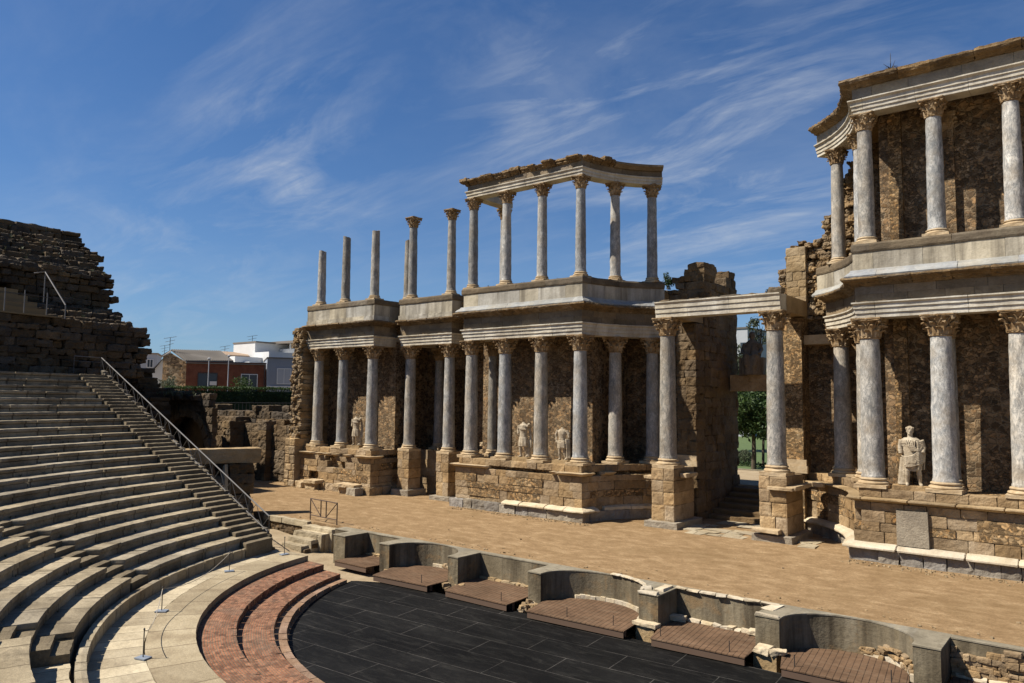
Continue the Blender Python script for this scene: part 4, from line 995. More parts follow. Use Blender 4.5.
Uc('upper column of the right wing standing just beyond the right edge of the picture', 12.977, 0, .27, 'shaft_pale')
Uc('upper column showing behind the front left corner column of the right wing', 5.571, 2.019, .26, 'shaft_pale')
Uc('upper column at the far left of the right wing, outlined against the ragged wall', 4.324, 3.409, .26)

# ------------------------------------------------------------------ upper entablatures
arR2 = arc(*CC, RF + .04, 55, 7.4, 15); arL2 = arc(*CC, RF + .04, 172.6, 129.5, 14)
UP = {'C': [(-13.16, 2.7), (-13.16, -.33)] + arL2, 'R': arR2 + [(17.5, -.33)]}
for w, path in UP.items():
    t = thing('upper_entablature', {'C': 'ruined upper entablature of the middle wing, standing free against the sky', 'R': 'upper entablature along the top of the right wing with overhanging brown cornice'}[w], 'entablature', (BASE[w][0], BASE[w][1], 15.95), 0, 'upper entablatures of the stage building')
    mb = MB(); mb.sweep_blocks(path, [(-.64, 15.952), (0, 15.952), (0, 16.08), (.04, 16.085), (.04, 16.22), (.08, 16.225), (.08, 16.36), (.17, 16.42), (.17, 16.46), (-.64, 16.46)] if w == 'R' else [(-.64, 15.952), (0, 15.952), (0, 16.08), (.04, 16.085), (.04, 16.20), (.10, 16.26), (.10, 16.30), (-.64, 16.30)], 2.3, .005, .005); rough(mb.build('architrave', M['cream'], t), 3, .03, .2, 0)
    z0 = 16.462 if w == 'R' else 16.302
    if w == 'R':
        mb = MB(); mb.sweep_blocks(path, [(-.62, z0), (.0, z0), (.0, 16.90), (-.62, 16.90)], 1.6, .005, .012); mb.build('frieze', M['granite'], t)
        mb = MB()
        def c2():
            e = U(-.07, .05); return [(-.62, 16.902), (.10, 16.902), (.2, 16.98), (.34 + e, 17.02), (.40 + e, 17.10), (.38 + e, 17.2), (-.62, 17.2)]
        mb.sweep_blocks(path, c2, 1.3, .003, .01, .015); rough(mb.build('cornice', M['cornice'], t), 3, .11, .14, 0)
        mb = MB(); mb.prism([(3.7, 4.8)] + offp(path, -.3) + [(17.5, 4.8)], 16.35, 17.0); mb.build('ceiling_slab', M['rough'], t)
    else:
        mb = MB(); mb.sweep_blocks(path, [(-.60, z0), (.0, z0), (.0, 16.60), (-.60, 16.60)], 1.1, .008, .02, .02); mb.build('frieze', M['frieze'], t)
        mb = MB()
        def c3():
            e = U(-.22, .02); zt = 16.94 + U(-.12, .07); return [(-.5, 16.602), (.04, 16.602), (.10, 16.68 + U(-.02, .03)), (.26 + e, 16.73 + U(-.03, .03)), (.36 + e, 16.80 + U(-.03, .03)), (.34 + e + U(-.04, .04), zt), (-.5, zt)]
        mb.sweep_blocks(path[:2] + path[2:9], c3, .55, .02, .05, .0, .03); [rough(o, 3, .12, .14, 1) for o in islands(mb, 'cornice_block', M['cornice'], t)]
        mb = MB(); mb.sweep_blocks(path[8:], [(-.5, 16.602), (.10, 16.602), (.2, 16.68), (.3, 16.74), (.3, 16.84), (-.5, 16.84)], 3, .005, .0, .0); mb.build('curved_cornice', M['frieze'], t)
tg = tag(MB().lathe([(.05, 17.2), (.05, 17.26), (.012, 17.28), (.010, 17.95), (.002, 18.05)], 8, (7.2, -.1)).build('lightning_rod', M['dark_steel']), 'thin dark lightning rod with spiky tufts on top of the right wing', 'rod')
mb = MB()
for k in range(9):
    a = 2 * pi * k / 9; mb.polytube([(7.2, -.1, 17.42), (7.2 + .12 * cos(a), -.1 + .12 * sin(a), 17.5 + .05 * (k % 2)), (7.2 + .24 * cos(a), -.1 + .24 * sin(a), 17.46 + .1 * (k % 3))], [.02, .012, .004], 5)
mb.build('spike', M['dark_steel'], tg)

# ------------------------------------------------------------------ beam over the central doorway
t = thing('doorway_beam', 'long white marble beam spanning the two tall columns of the central doorway', 'beam', (0, .85, 9.09))
mb = MB(); mb.sweep_blocks([(-2.78, .83), (2.76, .83)], [(-.72, 9.095), (0, 9.095), (0, 9.29), (.04, 9.295), (.04, 9.50), (.08, 9.505), (.08, 9.66), (.14, 9.74), (.14, 9.79), (-.72, 9.79)], 2.3, .004, .002); rough(mb.build('front_beam', M['cream'], t), 3, .03, .2, 0)
mb = MB(); mb.sweep([(2.76, 1.56), (2.76, 4.15)], [(-.7, 9.10), (0, 9.10), (0, 9.78), (-.7, 9.78)]); mb.sweep([(-2.05, 1.56), (-2.05, 4.15)], [(-.7, 9.10), (0, 9.10), (0, 9.70), (-.7, 9.70)]); mb.build('side_beam', M['tan_ashlar'], t)
mb = MB(); mb.sweep_blocks([(-2.7, .9), (2.6, .9)], [(-.6, 9.792), (-.02, 9.792), (-.02, 9.86), (-.6, 9.86)], .7, .01, .03, .03, .05); mb.box((2.55, 1.1, 9.9), (.5, .5, .26), 0, .05); rough(mb.build('worn_top', M['cap'], t), 2, .1, .2, 2)

# ------------------------------------------------------------------ back walls
def wall(name, label, segs, loc, mat='rubble', cat='wall'):
    t = thing(name, label, cat, loc, 0)
    mb = MB()
    for s_ in segs: mb.bx(*s_)
    mb.build('masonry', M[mat], t); return t
wall('back_wall', 'dark rubble back wall behind the columns of the far left wing', [(-26.3, -19.95, 1.1, 3.2, 2.3, 9.62)], (-23, 2.5, 0))
wall('back_wall', 'shadowed rubble wall at the back of the left side door', [(-19.95, -17.9, 3.75, 4.8, 2.3, 9.62), (-16.1, -13.32, 3.75, 4.8, 2.3, 9.62), (-18.6, -12.9, 5.3, 5.7, 0, 9.62), (-17.9, -16.1, 3.75, 4.8, 7.2, 9.62), (-20.3, -19.96, 3.21, 4.8, 2.3, 9.6)], (-17, 4, 0))
w_ = wall('back_wall', 'rubble back wall of the middle wing behind the two headless statues', [(-13.3, -6.4, 1.3, 3.2, 2.3, 9.02), (-13.3, -12.5, 3.2, 4.8, 2.3, 9.02), (-6.9, -6.4, 3.2, 4.6, 2.3, 9.02), (-6.6, -2.1, 4.55, 5.6, 0, 9.02)], (-9, 2.5, 0))
w_ = wall('back_wall', 'tall rubble back wall of the right wing, rising through both storeys', [(6.4, 17.5, 1.4, 3.2, 2.3, 9.02), (6.4, 6.9, 3.2, 4.6, 2.3, 9.02), (2.1, 6.6, 4.55, 5.6, 0, 9.02), (6.4, 17.5, 1.4, 3.2, 10.7, 16.35), (4.7, 6.41, 4.55, 5.2, 10.7, 16.34), (6.41, 6.9, 3.2, 5.2, 10.7, 16.34)], (11, 2.5, 0))
mb = MB()
for x0, x1, z0, z1 in ((6.75, 7.2, 2.46, 8.9), (6.75, 7.2, 10.7, 16.3)): mb.bx(x0, x1, 1.22, 1.39, z0, z1)
mb.build('pilaster', M['small'], w_)
mb = MB(); mb.bx(8.35, 8.9, 1.17, 1.39, 10.8, 15.3); mb.build('pilaster', M['rubble'], w_)
mb = MB(); mb.v = [(x * 1. + 8.62, y * .5 + 1.26, z + 15.25) for x, y, z in capital_mb(.24, .6).v]; mb.f = capital_mb(.24, .6).f; mb.build('pilaster_capital', M['capital'], w_)
# ragged left end of the right wing's upper wall
rw = thing('ragged_wall', 'ragged stepped rubble wall descending from the right wing to the central doorway', 'wall', (3.5, 4.6, 10))
def hR(s):
    x = 1.45 + s; T = [(1.45, 11.25), (1.85, 11.3), (1.87, 12.2), (2.6, 12.35), (3.3, 12.95), (3.75, 13.6), (4.1, 14.5), (4.75, 16.2)]
    for (a, ya), (b, yb) in zip(T, T[1:]):
        if x <= b: return ya + (yb - ya) * (x - a) / (b - a)
    return 16.2
mb = MB(); mb.block_wall((1.5, 4.35), (4.75, 4.35), 1.3, lambda s: 9.03 if s > .25 else 9.6, hR, .19, .28, .09, 1.2); rough(mb.build('masonry', M['rough'], rw), 3, .22, .2, 3)
mb = MB(); mb.block_wall((1.9, 4.15), (2.72, 4.15), 1.2, lambda s: 9.03, lambda s: 12.1, .36, .62, .02, .2); rough(mb.build('ashlar_end', M['tan_ashlar'], rw), 3, .06, .25, 1)
# walls flanking the passage of the central doorway
def hL(s):
    x = -5.0 + s; T = [(-5, 10.8), (-4.1, 11.1), (-3.6, 11.3), (-3.2, 11.5), (-3.15, 12.1), (-2.5, 12.05), (-2.1, 11.8), (-1.0, 11.5)]
    for (a, ya), (b, yb) in zip(T, T[1:]):
        if x <= b: return ya + (yb - ya) * (x - a) / (b - a)
    return 11.4
fw_ = thing('passage_wall', 'tall dark masonry wall on the left of the central passage, ragged at the top', 'wall', (-2.6, 6, 0))
mb = MB(); mb.block_wall((-4.6, 4.2), (-2.0, 4.2), 1.2, lambda s: 9.03, hL, .3, .42, .06, .7); mb.block_wall((-2.95, 3.2), (-2.0, 3.2), .95, lambda s: 0, lambda s: 9.0, .42, .6, .02, .2)
mb.block_wall((-2.0, 4.22), (-2.0, 8.1), .9, lambda s: 0 if s > .3 else 0, lambda s: 11.75 - .12 * s + .35 * sin(s * 2.3), .42, .7, .035, .6); rough(mb.build('masonry', M['parodos'], fw_), 3, .16, .3, 2)  # dark stone here carries the shade of this side in its colour
mb = MB(); mb.bx(-2.85, -2.03, 5.62, 8.0, 0, 11.2); mb.bx(-4.4, -2.1, 4.8, 5.3, 9.1, 10.7); mb.build('core', M['parodos'], fw_)
mb = MB()
for k in range(5): mb.bx(-3.05, -1.92, 3.05, 3.19, 2.46, 2.72); mb.bx(-3.0, -1.96, 3.1, 3.19, 2.725, 2.95); break
mb.build('pilaster_foot', M['base'], fw_)
fr = thing('passage_wall', 'sunlit rubble wall on the right of the central doorway, behind its right column', 'wall', (3.0, 5, 0))
mb = MB(); mb.bx(1.62, 2.66, 3.62, 4.54, 0, 9.03); mb.bx(1.62, 2.08, 4.56, 8.0, 0, 8.9); mb.build('masonry', M['small'], fr)
mb = MB(); mb.bx(1.5, 2.85, 3.45, 3.61, 2.45, 2.75); mb.bx(1.54, 2.8, 3.50, 3.61, 2.755, 3.0); mb.bx(2.68, 4.2, 3.9, 4.54, 7.9, 8.3); mb.build('pilaster_foot', M['base'], fr)
dl = thing('door_lintel', 'plain brown stone lintel across the central passage, carrying a seated statue', 'lintel', (0, 7.4, 6))
mb = MB(); mb.box((0, 7.4, 6.35), (3.9, .9, .78), 0, .02); rough(mb.build('lintel_block', M['ashlar'], dl), 4, .06, .3, 1)
st = thing('passage_steps', 'shadowed stone steps climbing through the central doorway', 'steps', (0, 5.5, 0))
for k in range(6): 
    mb = MB(); mb.box((0, 4.35 + .58 * k + 1.6, .1 + .1 * k), (3.95, 3.2, .2 * k + .2 + .0), 0, .012); rough(mb.build('step', M['parodos'], st), 4, .05, .3, 1)  # steps in the dark masonry: passage shade put into the colour
# paving slabs on the stage before the doorway
mb = MB()
for k in range(46):
    x, y = U(-3.6, 5.0), U(.2, 4.0); 
    if (-3.3 < x < -1.5 or 1.5 < x < 3.3) and y > .2: continue
    mb.box((x, y, .006), (U(.5, 1.1), U(.4, .8), .05), U(-.2, .2), .03)
structure(mb.build('stone_paving', M['paving_in']))
# ------------------------------------------------------------------ left end wall
ew = thing('end_wall', 'ragged rubble wall end closing the far left wing', 'wall', (-27, 0, 0))
mb = MB(); mb.block_wall((-27.35, -.95), (-26.3, -.95), 4.2, lambda s: 2.9, lambda s: 9.6, .24, .30, .11, .9); rough(mb.build('rubble', M['rough'], ew), 3, .22, .2, 3)
mb = MB(); mb.block_wall((-27.3, -1.3), (-26.3, -1.3), 4.4, lambda s: 0, lambda s: 2.95, .48, .6, .03, .2); rough(mb.build('pier', M['ashlar'], ew), 3, .08, .3, 1)
mb = MB(); mb.bx(-27.2, -26.36, -.8, 3.0, 0, 9.3); mb.build('core', M['small'], ew)
# loose pale stones seen between the side door and the middle wing
mb = MB()
for k in range(14): mb.box((U(-14.6, -13.5), U(2.6, 3.4), 2.5 + .18 * (k // 4) + U(0, .08)), (U(.25, .5), U(.25, .4), U(.18, .26)), U(-.4, .4), .04)
tag(rough(mb.build('stone_pile', M['base']), 3, .1, .15, 2), 'small pile of pale loose stones between the side door and the middle wing', 'stones')
# ================================================================== STATUES
def loft(mb, rings, n=40):
    vs = []; fs = []
    for (z, rx, ry, cx, cy, amp, fr, ph) in rings:
        for k in range(n):
            a = 2 * pi * k / n; q = 1 + amp * (sin(fr * a + ph) + .5 * sin((fr * 1.7) * a + ph * 1.9 + 1))
            vs.append((cx + rx * q * cos(a), cy + ry * q * sin(a), z))
    for j in range(len(rings) - 1):
        for k in range(n): fs.append((j * n + k, j * n + (k + 1) % n, (j + 1) * n + (k + 1) % n, (j + 1) * n + k))
    fs.append(tuple(range(n - 1, -1, -1))); m_ = (len(rings) - 1) * n; fs.append(tuple(range(m_, m_ + n)))
    return mb.add(vs, fs)
def head(mb, c, s=1., hood=False):
    x, y, z = c
    mb.polytube([(x, y + .01, z - .2 * s), (x, y, z - .06 * s)], [.085 * s, .075 * s], 12)
    mb.ball((x, y, z + .04 * s), (.098 * s, .118 * s, .142 * s), 20, 16)
    mb.ball((x, y - .05 * s, z - .045 * s), (.066 * s, .07 * s, .07 * s), 12, 8)
    mb.ball((x, y - .122 * s, z + .012 * s), (.019 * s, .03 * s, .042 * s), 8, 6)
    for q in (-1, 1):
        mb.ball((x + q * .040 * s, y - .100 * s, z + .048 * s), (.026 * s, .02 * s, .012 * s), 8, 6); mb.ball((x + q * .098 * s, y + .01 * s, z + .02 * s), (.015 * s, .03 * s, .036 * s), 8, 6)
        mb.ball((x + q * .042 * s, y - .102 * s, z + .074 * s), (.04 * s, .018 * s, .013 * s), 8, 6)
    mb.ball((x, y - .108 * s, z - .050 * s), (.032 * s, .016 * s, .010 * s), 8, 6)
    mb.ball((x, y + .02 * s, z + .085 * s), (.112 * s, .125 * s, .12 * s), 18, 12)
    for k in range(14):
        a = pi * .15 + pi * 1.7 * k / 13; mb.ball((x + .1 * s * cos(a + .5), y + .015 * s + .11 * s * sin(a + .5), z + (.10 + .03 * (k % 2)) * s), .035 * s, 8, 6)
    if hood: mb.ball((x, y + .05 * s, z + .03 * s), (.15 * s, .15 * s, .20 * s), 18, 12)
def finish(mb, name, t, mat, vox=.022):
    o = mb.build(name, M[mat]); o.parent = t
    r = o.modifiers.new('union', 'REMESH'); r.mode = 'VOXEL'; r.voxel_size = vox; r.use_smooth_shade = True
    s_ = o.modifiers.new('soften', 'SMOOTH'); s_.factor = .5; s_.iterations = 1
    return o
def hand(mb, w, d, s=1.):
    """palm and five curled fingers from the wrist along d"""
    w = Vector(w); d = Vector(d).normalized(); sd = d.cross(Vector((0, 1, 0))).normalized(); up = sd.cross(d)
    mb.polytube([w, w + d * .05 * s, w + d * .10 * s], [.036 * s, .05 * s, .044 * s], 10)
    for k in range(4):
        b = w + d * .09 * s + sd * (-.036 + .024 * k) * s; l = (.075, .09, .085, .065)[k] * s
        mb.polytube([b, b + d * l * .55 - up * .01 * s, b + d * l * .85 - up * .04 * s], [.015 * s, .014 * s, .012 * s], 7)
    mb.polytube([w + d * .03 * s + sd * .035 * s, w + d * .07 * s + sd * .07 * s, w + d * .10 * s + sd * .065 * s - up * .02 * s], [.017 * s, .016 * s, .013 * s], 7)
def leg(mb, hip, knee, ank, s=1., toe=(0, -1)):
    mb.polytube([hip, Vector(hip).lerp(Vector(knee), .5), knee, Vector(knee).lerp(Vector(ank), .35), ank], [.125 * s, .112 * s, .078 * s, .085 * s, .05 * s], 14)
    a = Vector(ank); f = a + Vector((toe[0] * .19, toe[1] * .19, -.055)) * s
    mb.polytube([a + Vector((0, .05, -.02)) * s, a + Vector((toe[0] * .07, toe[1] * .07, -.03)) * s, f], [.055 * s, .055 * s, .035 * s], 10)
def plinth_part(t, w, d, h, mat='tan_ashlar'):
    mb = MB(); mb.box((0, 0, h / 2 - .02), (w, d, h + .04), 0, .015); o = mb.build('plinth', M[mat]); o.parent = t
ST = 'statues between the columns'
# robed standing statue, right wing
t = thing('statue', 'standing statue with a head in a draped toga between two right wing columns', 'statue', (7.47, -.02, 2.44), radians(8), ST)
plinth_part(t, 1.25, .62, .16, 'ashlar'); mb = MB(); zo = .16
R_ = []
for k in range(30):
    u = k / 29; z = zo + .50 + u * 1.14
    w = .265 - .05 * abs(u - .35) + (.03 if u > .8 else 0); 
    if u > .93: w *= 1 - (u - .93) * 5.
    R_.append((z, w * (1.0 if u < .75 else 1.12), w * .72, .0 + .02 * sin(u * 5), 0, .05 * (1 - u * .3), 7, z * 5.2 + .6))
loft(mb, R_)
leg(mb, (-.12, 0, zo + .98), (-.14, -.10, zo + .53), (-.15, -.02, zo + .07)); leg(mb, (.13, .02, zo + .98), (.20, -.03, zo + .53), (.24, .06, zo + .07), 1, (.3, -1))
loft(mb, [(zo + .02, .16, .12, -.30, .10, .06, 5, 0), (zo + .5, .14, .11, -.28, .12, .08, 5, 1), (zo + .95, .12, .1, -.24, .12, .05, 5, 2)], 24)
mb.polytube([(-.285, .0, zo + 1.55), (-.345, .02, zo + 1.30), (-.33, -.03, zo + 1.08)], [.10, .082, .068], 12)
mb.polytube([(.285, .0, zo + 1.55), (.36, .03, zo + 1.30), (.34, -.12, zo + 1.12)], [.11, .09, .07], 12)
for k in range(7):
    x = .19 + .028 * k; mb.polytube([(x, -.15 + .015 * k, zo + 1.52 - .035 * k), (x + .03, -.20 + .035 * k, zo + 1.1), (x + .01 + .02 * sin(k), -.17 + .04 * k, zo + .55 + .11 * (k % 3))], [.036, .042, .026], 8)
for k in range(8):
    P = [(-.31 + .02 * k, -.12, zo + 1.02 - .05 * k), (-.16, -.225, zo + .97 - .045 * k), (.04, -.235, zo + 1.03 - .05 * k), (.22, -.2, zo + 1.17 - .06 * k), (.33, -.10, zo + 1.34 - .08 * k)]
    mb.polytube(P, [.02, .028, .03, .028, .022], 7)
for k in range(5): mb.polytube([(-.16 + .07 * k, -.20, zo + 1.56), (-.10 + .05 * k, -.245, zo + 1.36), (.02 + .05 * k, -.23, zo + 1.18)], .02, 7)
for k in range(6): mb.polytube([(.18 - .05 * k, -.19, zo + 1.0), (.12 - .04 * k, -.24, zo + .8), (.0 - .045 * k, -.2, zo + .58 + .02 * k)], .026, 7)
head(mb, (-.03, -.03, zo + 1.83), 1.05); finish(mb, 'figure', t, 'statue', .013)
# two headless statues, middle wing
def headless(label, x, y, var, mat='statue', rz=0., sc=1.):
    t = thing('statue', label, 'statue', (x, y, 2.44), rz, ST); t.scale = (sc, sc, sc); plinth_part(t, .95, .55, .2); mb = MB(); zo = .2
    torso = [(zo + .86, .21, .16, 0, 0, .02, 5, 0), (zo + 1.0, .205, .15, 0, 0, .02, 5, 0), (zo + 1.15, .20, .145, .01, 0, .02, 4, 1), (zo + 1.35, .245, .165, .01, -.01, .02, 4, 1), (zo + 1.5, .26, .16, .01, 0, .02, 4, 1), (zo + 1.58, .19, .12, .01, 0, 0, 4, 1), (zo + 1.63, .085, .085, .01, 0, 0, 4, 1), (zo + 1.69, .075, .07, .01, 0, .05, 4, 1)]
    loft(mb, torso, 28)
    leg(mb, (-.11, 0, zo + .92), (-.12, -.07, zo + .5), (-.13, .0, zo + .07)); leg(mb, (.12, 0, zo + .92), (.15, -.02, zo + .5), (.19, .07, zo + .07), 1, (.35, -1))
    mb.polytube([(.24, .12, zo), (.22, .12, zo + .5), (.17, .08, zo + .85)], [.12, .10, .08], 10)
    if var == 0:
        loft(mb, [(zo + .52, .27, .2, .0, 0, .08, 9, 0), (zo + .7, .255, .19, 0, 0, .07, 9, .4), (zo + .95, .215, .165, 0, 0, .03, 9, .8)], 40)
        mb.polytube([(-.26, 0, zo + 1.5), (-.33, .03, zo + 1.28), (-.28, -.05, zo + 1.10)], [.085, .07, .055], 12)
        mb.polytube([(.27, 0, zo + 1.52), (.36, -.02, zo + 1.50), (.40, -.10, zo + 1.62)], [.085, .07, .06], 12)
        for k in range(6): mb.polytube([(-.2 + .08 * k, -.15, zo + 1.55), (-.16 + .07 * k, -.19, zo + 1.42), (.0 + .06 * k, -.18, zo + 1.32)], .022, 7)
        for k in range(4): mb.polytube([(.27 + .02 * k, .1, zo + 1.5), (.33 + .02 * k, .13, zo + 1.0), (.30 + .03 * k, .12, zo + .45)], .04, 8)
    else:
        loft(mb, [(zo + .60, .29, .2, .02, 0, .1, 7, 0), (zo + .8, .28, .2, .02, 0, .07, 7, .9), (zo + 1.0, .235, .18, 0, 0, .05, 7, 1.6)], 40)
        mb.polytube([(-.27, 0, zo + 1.52), (-.40, .02, zo + 1.30), (-.34, -.04, zo + 1.06)], [.09, .075, .058], 12); hand(mb, (-.34, -.04, zo + 1.06), (.15, -.2, -1))
        mb.polytube([(.28, 0, zo + 1.52), (.40, .02, zo + 1.34), (.42, -.02, zo + 1.15)], [.09, .075, .06], 12)
        for k in range(6): mb.polytube([(-.28 + .02 * k, -.17, zo + 1.02 - .03 * k), (.0, -.23, zo + .86 - .035 * k), (.26, -.17, zo + 1.0 - .07 * k)], .026, 7)
        for k in range(5): mb.polytube([(.30 + .028 * k, -.08 + .03 * k, zo + 1.1), (.34 + .02 * k, -.06 + .03 * k, zo + .6), (.33 + .03 * k, -.04 + .02 * k, zo + .1)], [.05, .05, .04], 8)
    return finish(mb, 'figure', t, mat, .014)
headless('headless statue in a short skirt, left of the two in the middle wing', -9.56, .03, 0)
headless('headless statue with cloth round its hips, right of the two in the middle wing', -7.30, .10, 1, sc=.9)
headless('headless pale figure standing between the middle and right columns of the far left wing', -22.12, .02, 0, 'statue', .15)
# seated goddess on the lintel
t = thing('statue', 'dark seated statue of a veiled woman on the lintel of the central passage', 'statue', (-.92, 7.3, 6.74), radians(12), ST)
mb = MB(); mb.box((0, .1, .42), (1.15, .8, .9), 0, .03); o = mb.build('seat_block', M['statue_dark']); o.parent = t
mb = MB()
loft(mb, [(.0, .48, .30, 0, -.42, .07, 9, 0), (.3, .44, .28, 0, -.42, .08, 9, .5), (.7, .42, .26, 0, -.38, .07, 9, 1), (.95, .40, .30, 0, -.28, .05, 9, 1.4)], 48)
loft(mb, [(.75, .44, .34, 0, .02, .04, 7, 0), (1.0, .36, .27, 0, .02, .05, 7, .6), (1.35, .33, .22, 0, .04, .05, 7, 1.2), (1.58, .35, .2, 0, .05, .04, 7, 1.8), (1.70, .2, .15, 0, .05, .02, 7, 2), (1.78, .1, .1, 0, .04, 0, 7, 2)], 40)
for s_ in (-1, 1):
    mb.polytube([(.14 * s_, -.05, .86), (.2 * s_, -.55, .92), (.19 * s_, -.62, .45), (.18 * s_, -.60, .05)], [.17, .14, .12, .1], 12)
    mb.polytube([(.34 * s_, .03, 1.56), (.45 * s_, .0, 1.25), (.42 * s_, -.32, 1.08)], [.11, .095, .075], 12); hand(mb, (.42 * s_, -.32, 1.08), (-.1 * s_, -1, -.25))
    for k in range(5): mb.polytube([((.10 + .07 * k) * s_, -.22, 1.5 - .05 * k), ((.05 + .06 * k) * s_, -.27, 1.2), ((.08 + .07 * k) * s_, -.5, .88)], .028, 7)
head(mb, (0, .0, 1.94), 1.05, True); finish(mb, 'figure', t, 'statue_dark', .024)

# ================================================================== SIDE ENTRANCE (left of the stage)
sl = thing('side_lintel', 'long worn stone lintel on rough piers beside the metal handrail', 'lintel', (-19, -10, 0))
d2 = Vector((.435, .90)); 
def along(u, off=0): return (-18.55 + d2.x * (u) + d2.y * off, -8.70 + d2.y * u - d2.x * off)
mb = MB(); c = along(-2.0, -.3); mb.box((c[0], c[1], 2.68), (4.2, .75, .66), atan2(.9, .435), .03); rough(mb.build('lintel_block', M['tan_ashlar'], sl), 4, .1, .3, 1)
mb = MB()
for k in range(6): c = along(-.75, -.35); mb.box((c[0] + U(-.04, .04), c[1] + U(-.04, .04), -.5 + .47 * k + .24), (1.05 + U(-.1, .1), .85, .46), atan2(.9, .435), .04)
for k in range(6): c = along(-3.2, -.35); mb.box((c[0], c[1], -.5 + .47 * k + .24), (.9, .85, .46), atan2(.9, .435), .04)
rough(mb.build('pier', M['parodos'], sl), 3, .2, .3, 2)
mb = MB(); c = along(-1.42, .02); mb.hexa([(c[0] - .28, c[1] - .2, -.5), (c[0] + .24, c[1] - .1, -.5), (c[0] + .24, c[1] + .06, -.5), (c[0] - .28, c[1] - .04, -.5)], [(c[0] - .10, c[1] - .12, 2.2), (c[0] + .02, c[1] - .1, 2.3), (c[0] + .02, c[1] + .06, 2.3), (c[0] - .1, c[1] + .04, 2.2)])
tag(mb.build('leaning_slab', M['paving']), 'pale tapering stone slab standing against the rough pier under the side lintel', 'slab')
vb = thing('vaulted_passage', 'dark ruined block with a round arched opening beyond the metal handrail', 'ruin', (-34, -5, 0))
mb = MB(); xs = [-35.0 + 5.2 * k / 16 for k in range(17)]
za = lambda x: 1.5 + 2.7 * sqrt(max(0, 1 - ((x + 32.4) / 2.62) ** 2))
for a, b in zip(xs, xs[1:]): mb.hexa([(a, -5.0, za(a)), (b, -5.0, za(b)), (b - 2.2, -3.7, za(b)), (a - 2.2, -3.7, za(a))], [(a, -5.0, 4.7), (b, -5.0, 4.7), (b - 2.2, -3.7, 4.7), (a - 2.2, -3.7, 4.7)])
rough(mb.build('vault', M['tower'], vb), 3, .2, .3, 2)
mb = MB(); mb.block_wall((-42.5, -5.05), (-35.0, -5.05), 2, lambda s: 0, lambda s: 5.5, .4, .6, .06, .4); mb.block_wall((-29.85, -5.05), (-29.3, -5.05), .3, lambda s: 0, lambda s: 4.75, .42, .7, .05, .3); mb.block_wall((-35.3, -5.08), (-29.7, -5.08), .45, lambda s: 4.5, lambda s: 5.5, .36, .7, .06, .3); rough(mb.build('masonry', M['tower'], vb), 3, .2, .3, 2)
mb = MB()
for k in range(13):
    a = radians(180 * k / 12); a2 = radians(180 * (k + .9) / 12)
    if k == 12: break
    f = lambda a_, r: (-32.4 + (2.62 + r) * cos(a_), 1.5 + (2.7 + r) * sin(a_))
    P = [f(a, 0), f(a2, 0), f(a2, .5), f(a, .5)]
    mb.hexa([(x, -5.12, z) for x, z in P], [(x, -4.6, z) for x, z in P])
rough(mb.build('arch_stone', M['parodos'], vb), 3, .2, .3, 2)
mb = MB(); mb.bx(-38.2, -32.2, -3.95, -3.72, 0, 4.5); mb.build('back', M['tower'], vb)
pr = thing('ruined_wall', 'low ragged broken walls above the vaulted passage, below the houses', 'ruin', (-37, -6.6, 5))
mb = MB(); mb.block_wall((-42, -7.2), (-32.6, -7.2), 1.2, lambda s: 4, lambda s: 6.9 - (0 if s < 6.2 else .5 * int((s - 6.2) / .8)) + .12 * sin(s * 3), .3, .55, .08, .5); mb.block_wall((-39, -5.6), (-30.6, -5.6), .8, lambda s: 5.2, lambda s: 5.95 - .05 * s, .28, .5, .08, .5); rough(mb.build('masonry', M['tower'], pr), 3, .2, .3, 2)
pw2 = thing('passage_ruin', 'brown masonry walls with upright piers at the left end of the stage', 'ruin', (-33, 0, 0))
mb = MB(); mb.block_wall((-40, .3), (-28.2, .3), 1.2, lambda s: 0, lambda s: 4.55 + .06 * sin(s * 2), .42, .7, .05, .3); rough(mb.build('rear_wall', M['tower'], pw2), 3, .2, .3, 2)
mb = MB(); mb.block_wall((-37.5, -.9), (-33.6, -.9), 1.1, lambda s: 0, lambda s: 3.9 + .1 * sin(s), .45, .7, .05, .4); mb.block_wall((-34.55, -1.35), (-33.55, -1.35), 1.5, lambda s: 0, lambda s: 3.75, .55, 1., .02, .1); mb.block_wall((-31.2, -.75), (-30.25, -.75), 1.1, lambda s: 0, lambda s: 3.7, .55, 1., .02, .1); mb.block_wall((-33.5, -.3), (-28.4, -.3), .6, lambda s: 0, lambda s: 3.75, .45, .8, .03, .2); rough(mb.build('pier', M['parodos'], pw2), 3, .2, .3, 2)

# ================================================================== GARDEN AND STREET BEYOND
m = MB(); m.bx(-24, 40, 8.0, 15.9, -1.5, 1.28); structure(m.build('garden_path', M['dirt']))
m = MB(); m.bx(-60, 40, 15.9, 160, -1.5, 1.26); structure(m.build('lawn', M['lawn']))
m = MB(); m.bx(-24, 40, 15.75, 15.95, -1.4, 1.36); tag(m.build('lawn_kerb', M['concrete_top']), 'low pale kerb between the garden path and the lawn beyond the central doorway', 'kerb')
HD = radians(59.5); FW = Vector((-sin(HD), cos(HD))); RT = Vector((cos(HD), sin(HD))); CAMX, CAMY = 13.096, -29.0
def H(s, d, z): return (CAMX + FW.x * d + RT.x * s, CAMY + FW.y * d + RT.y * s, z)
def hbox(mb, s0, s1, d0, d1, z0, z1): return mb.hexa([H(s0, d0, z0), H(s1, d0, z0), H(s1, d1, z0), H(s0, d1, z0)], [H(s0, d0, z1), H(s1, d0, z1), H(s1, d1, z1), H(s0, d1, z1)])
m = MB(); hbox(m, -40, 15, 67.5, 260, -1.5, 4.3); structure(m.build('street', M['dirt']))
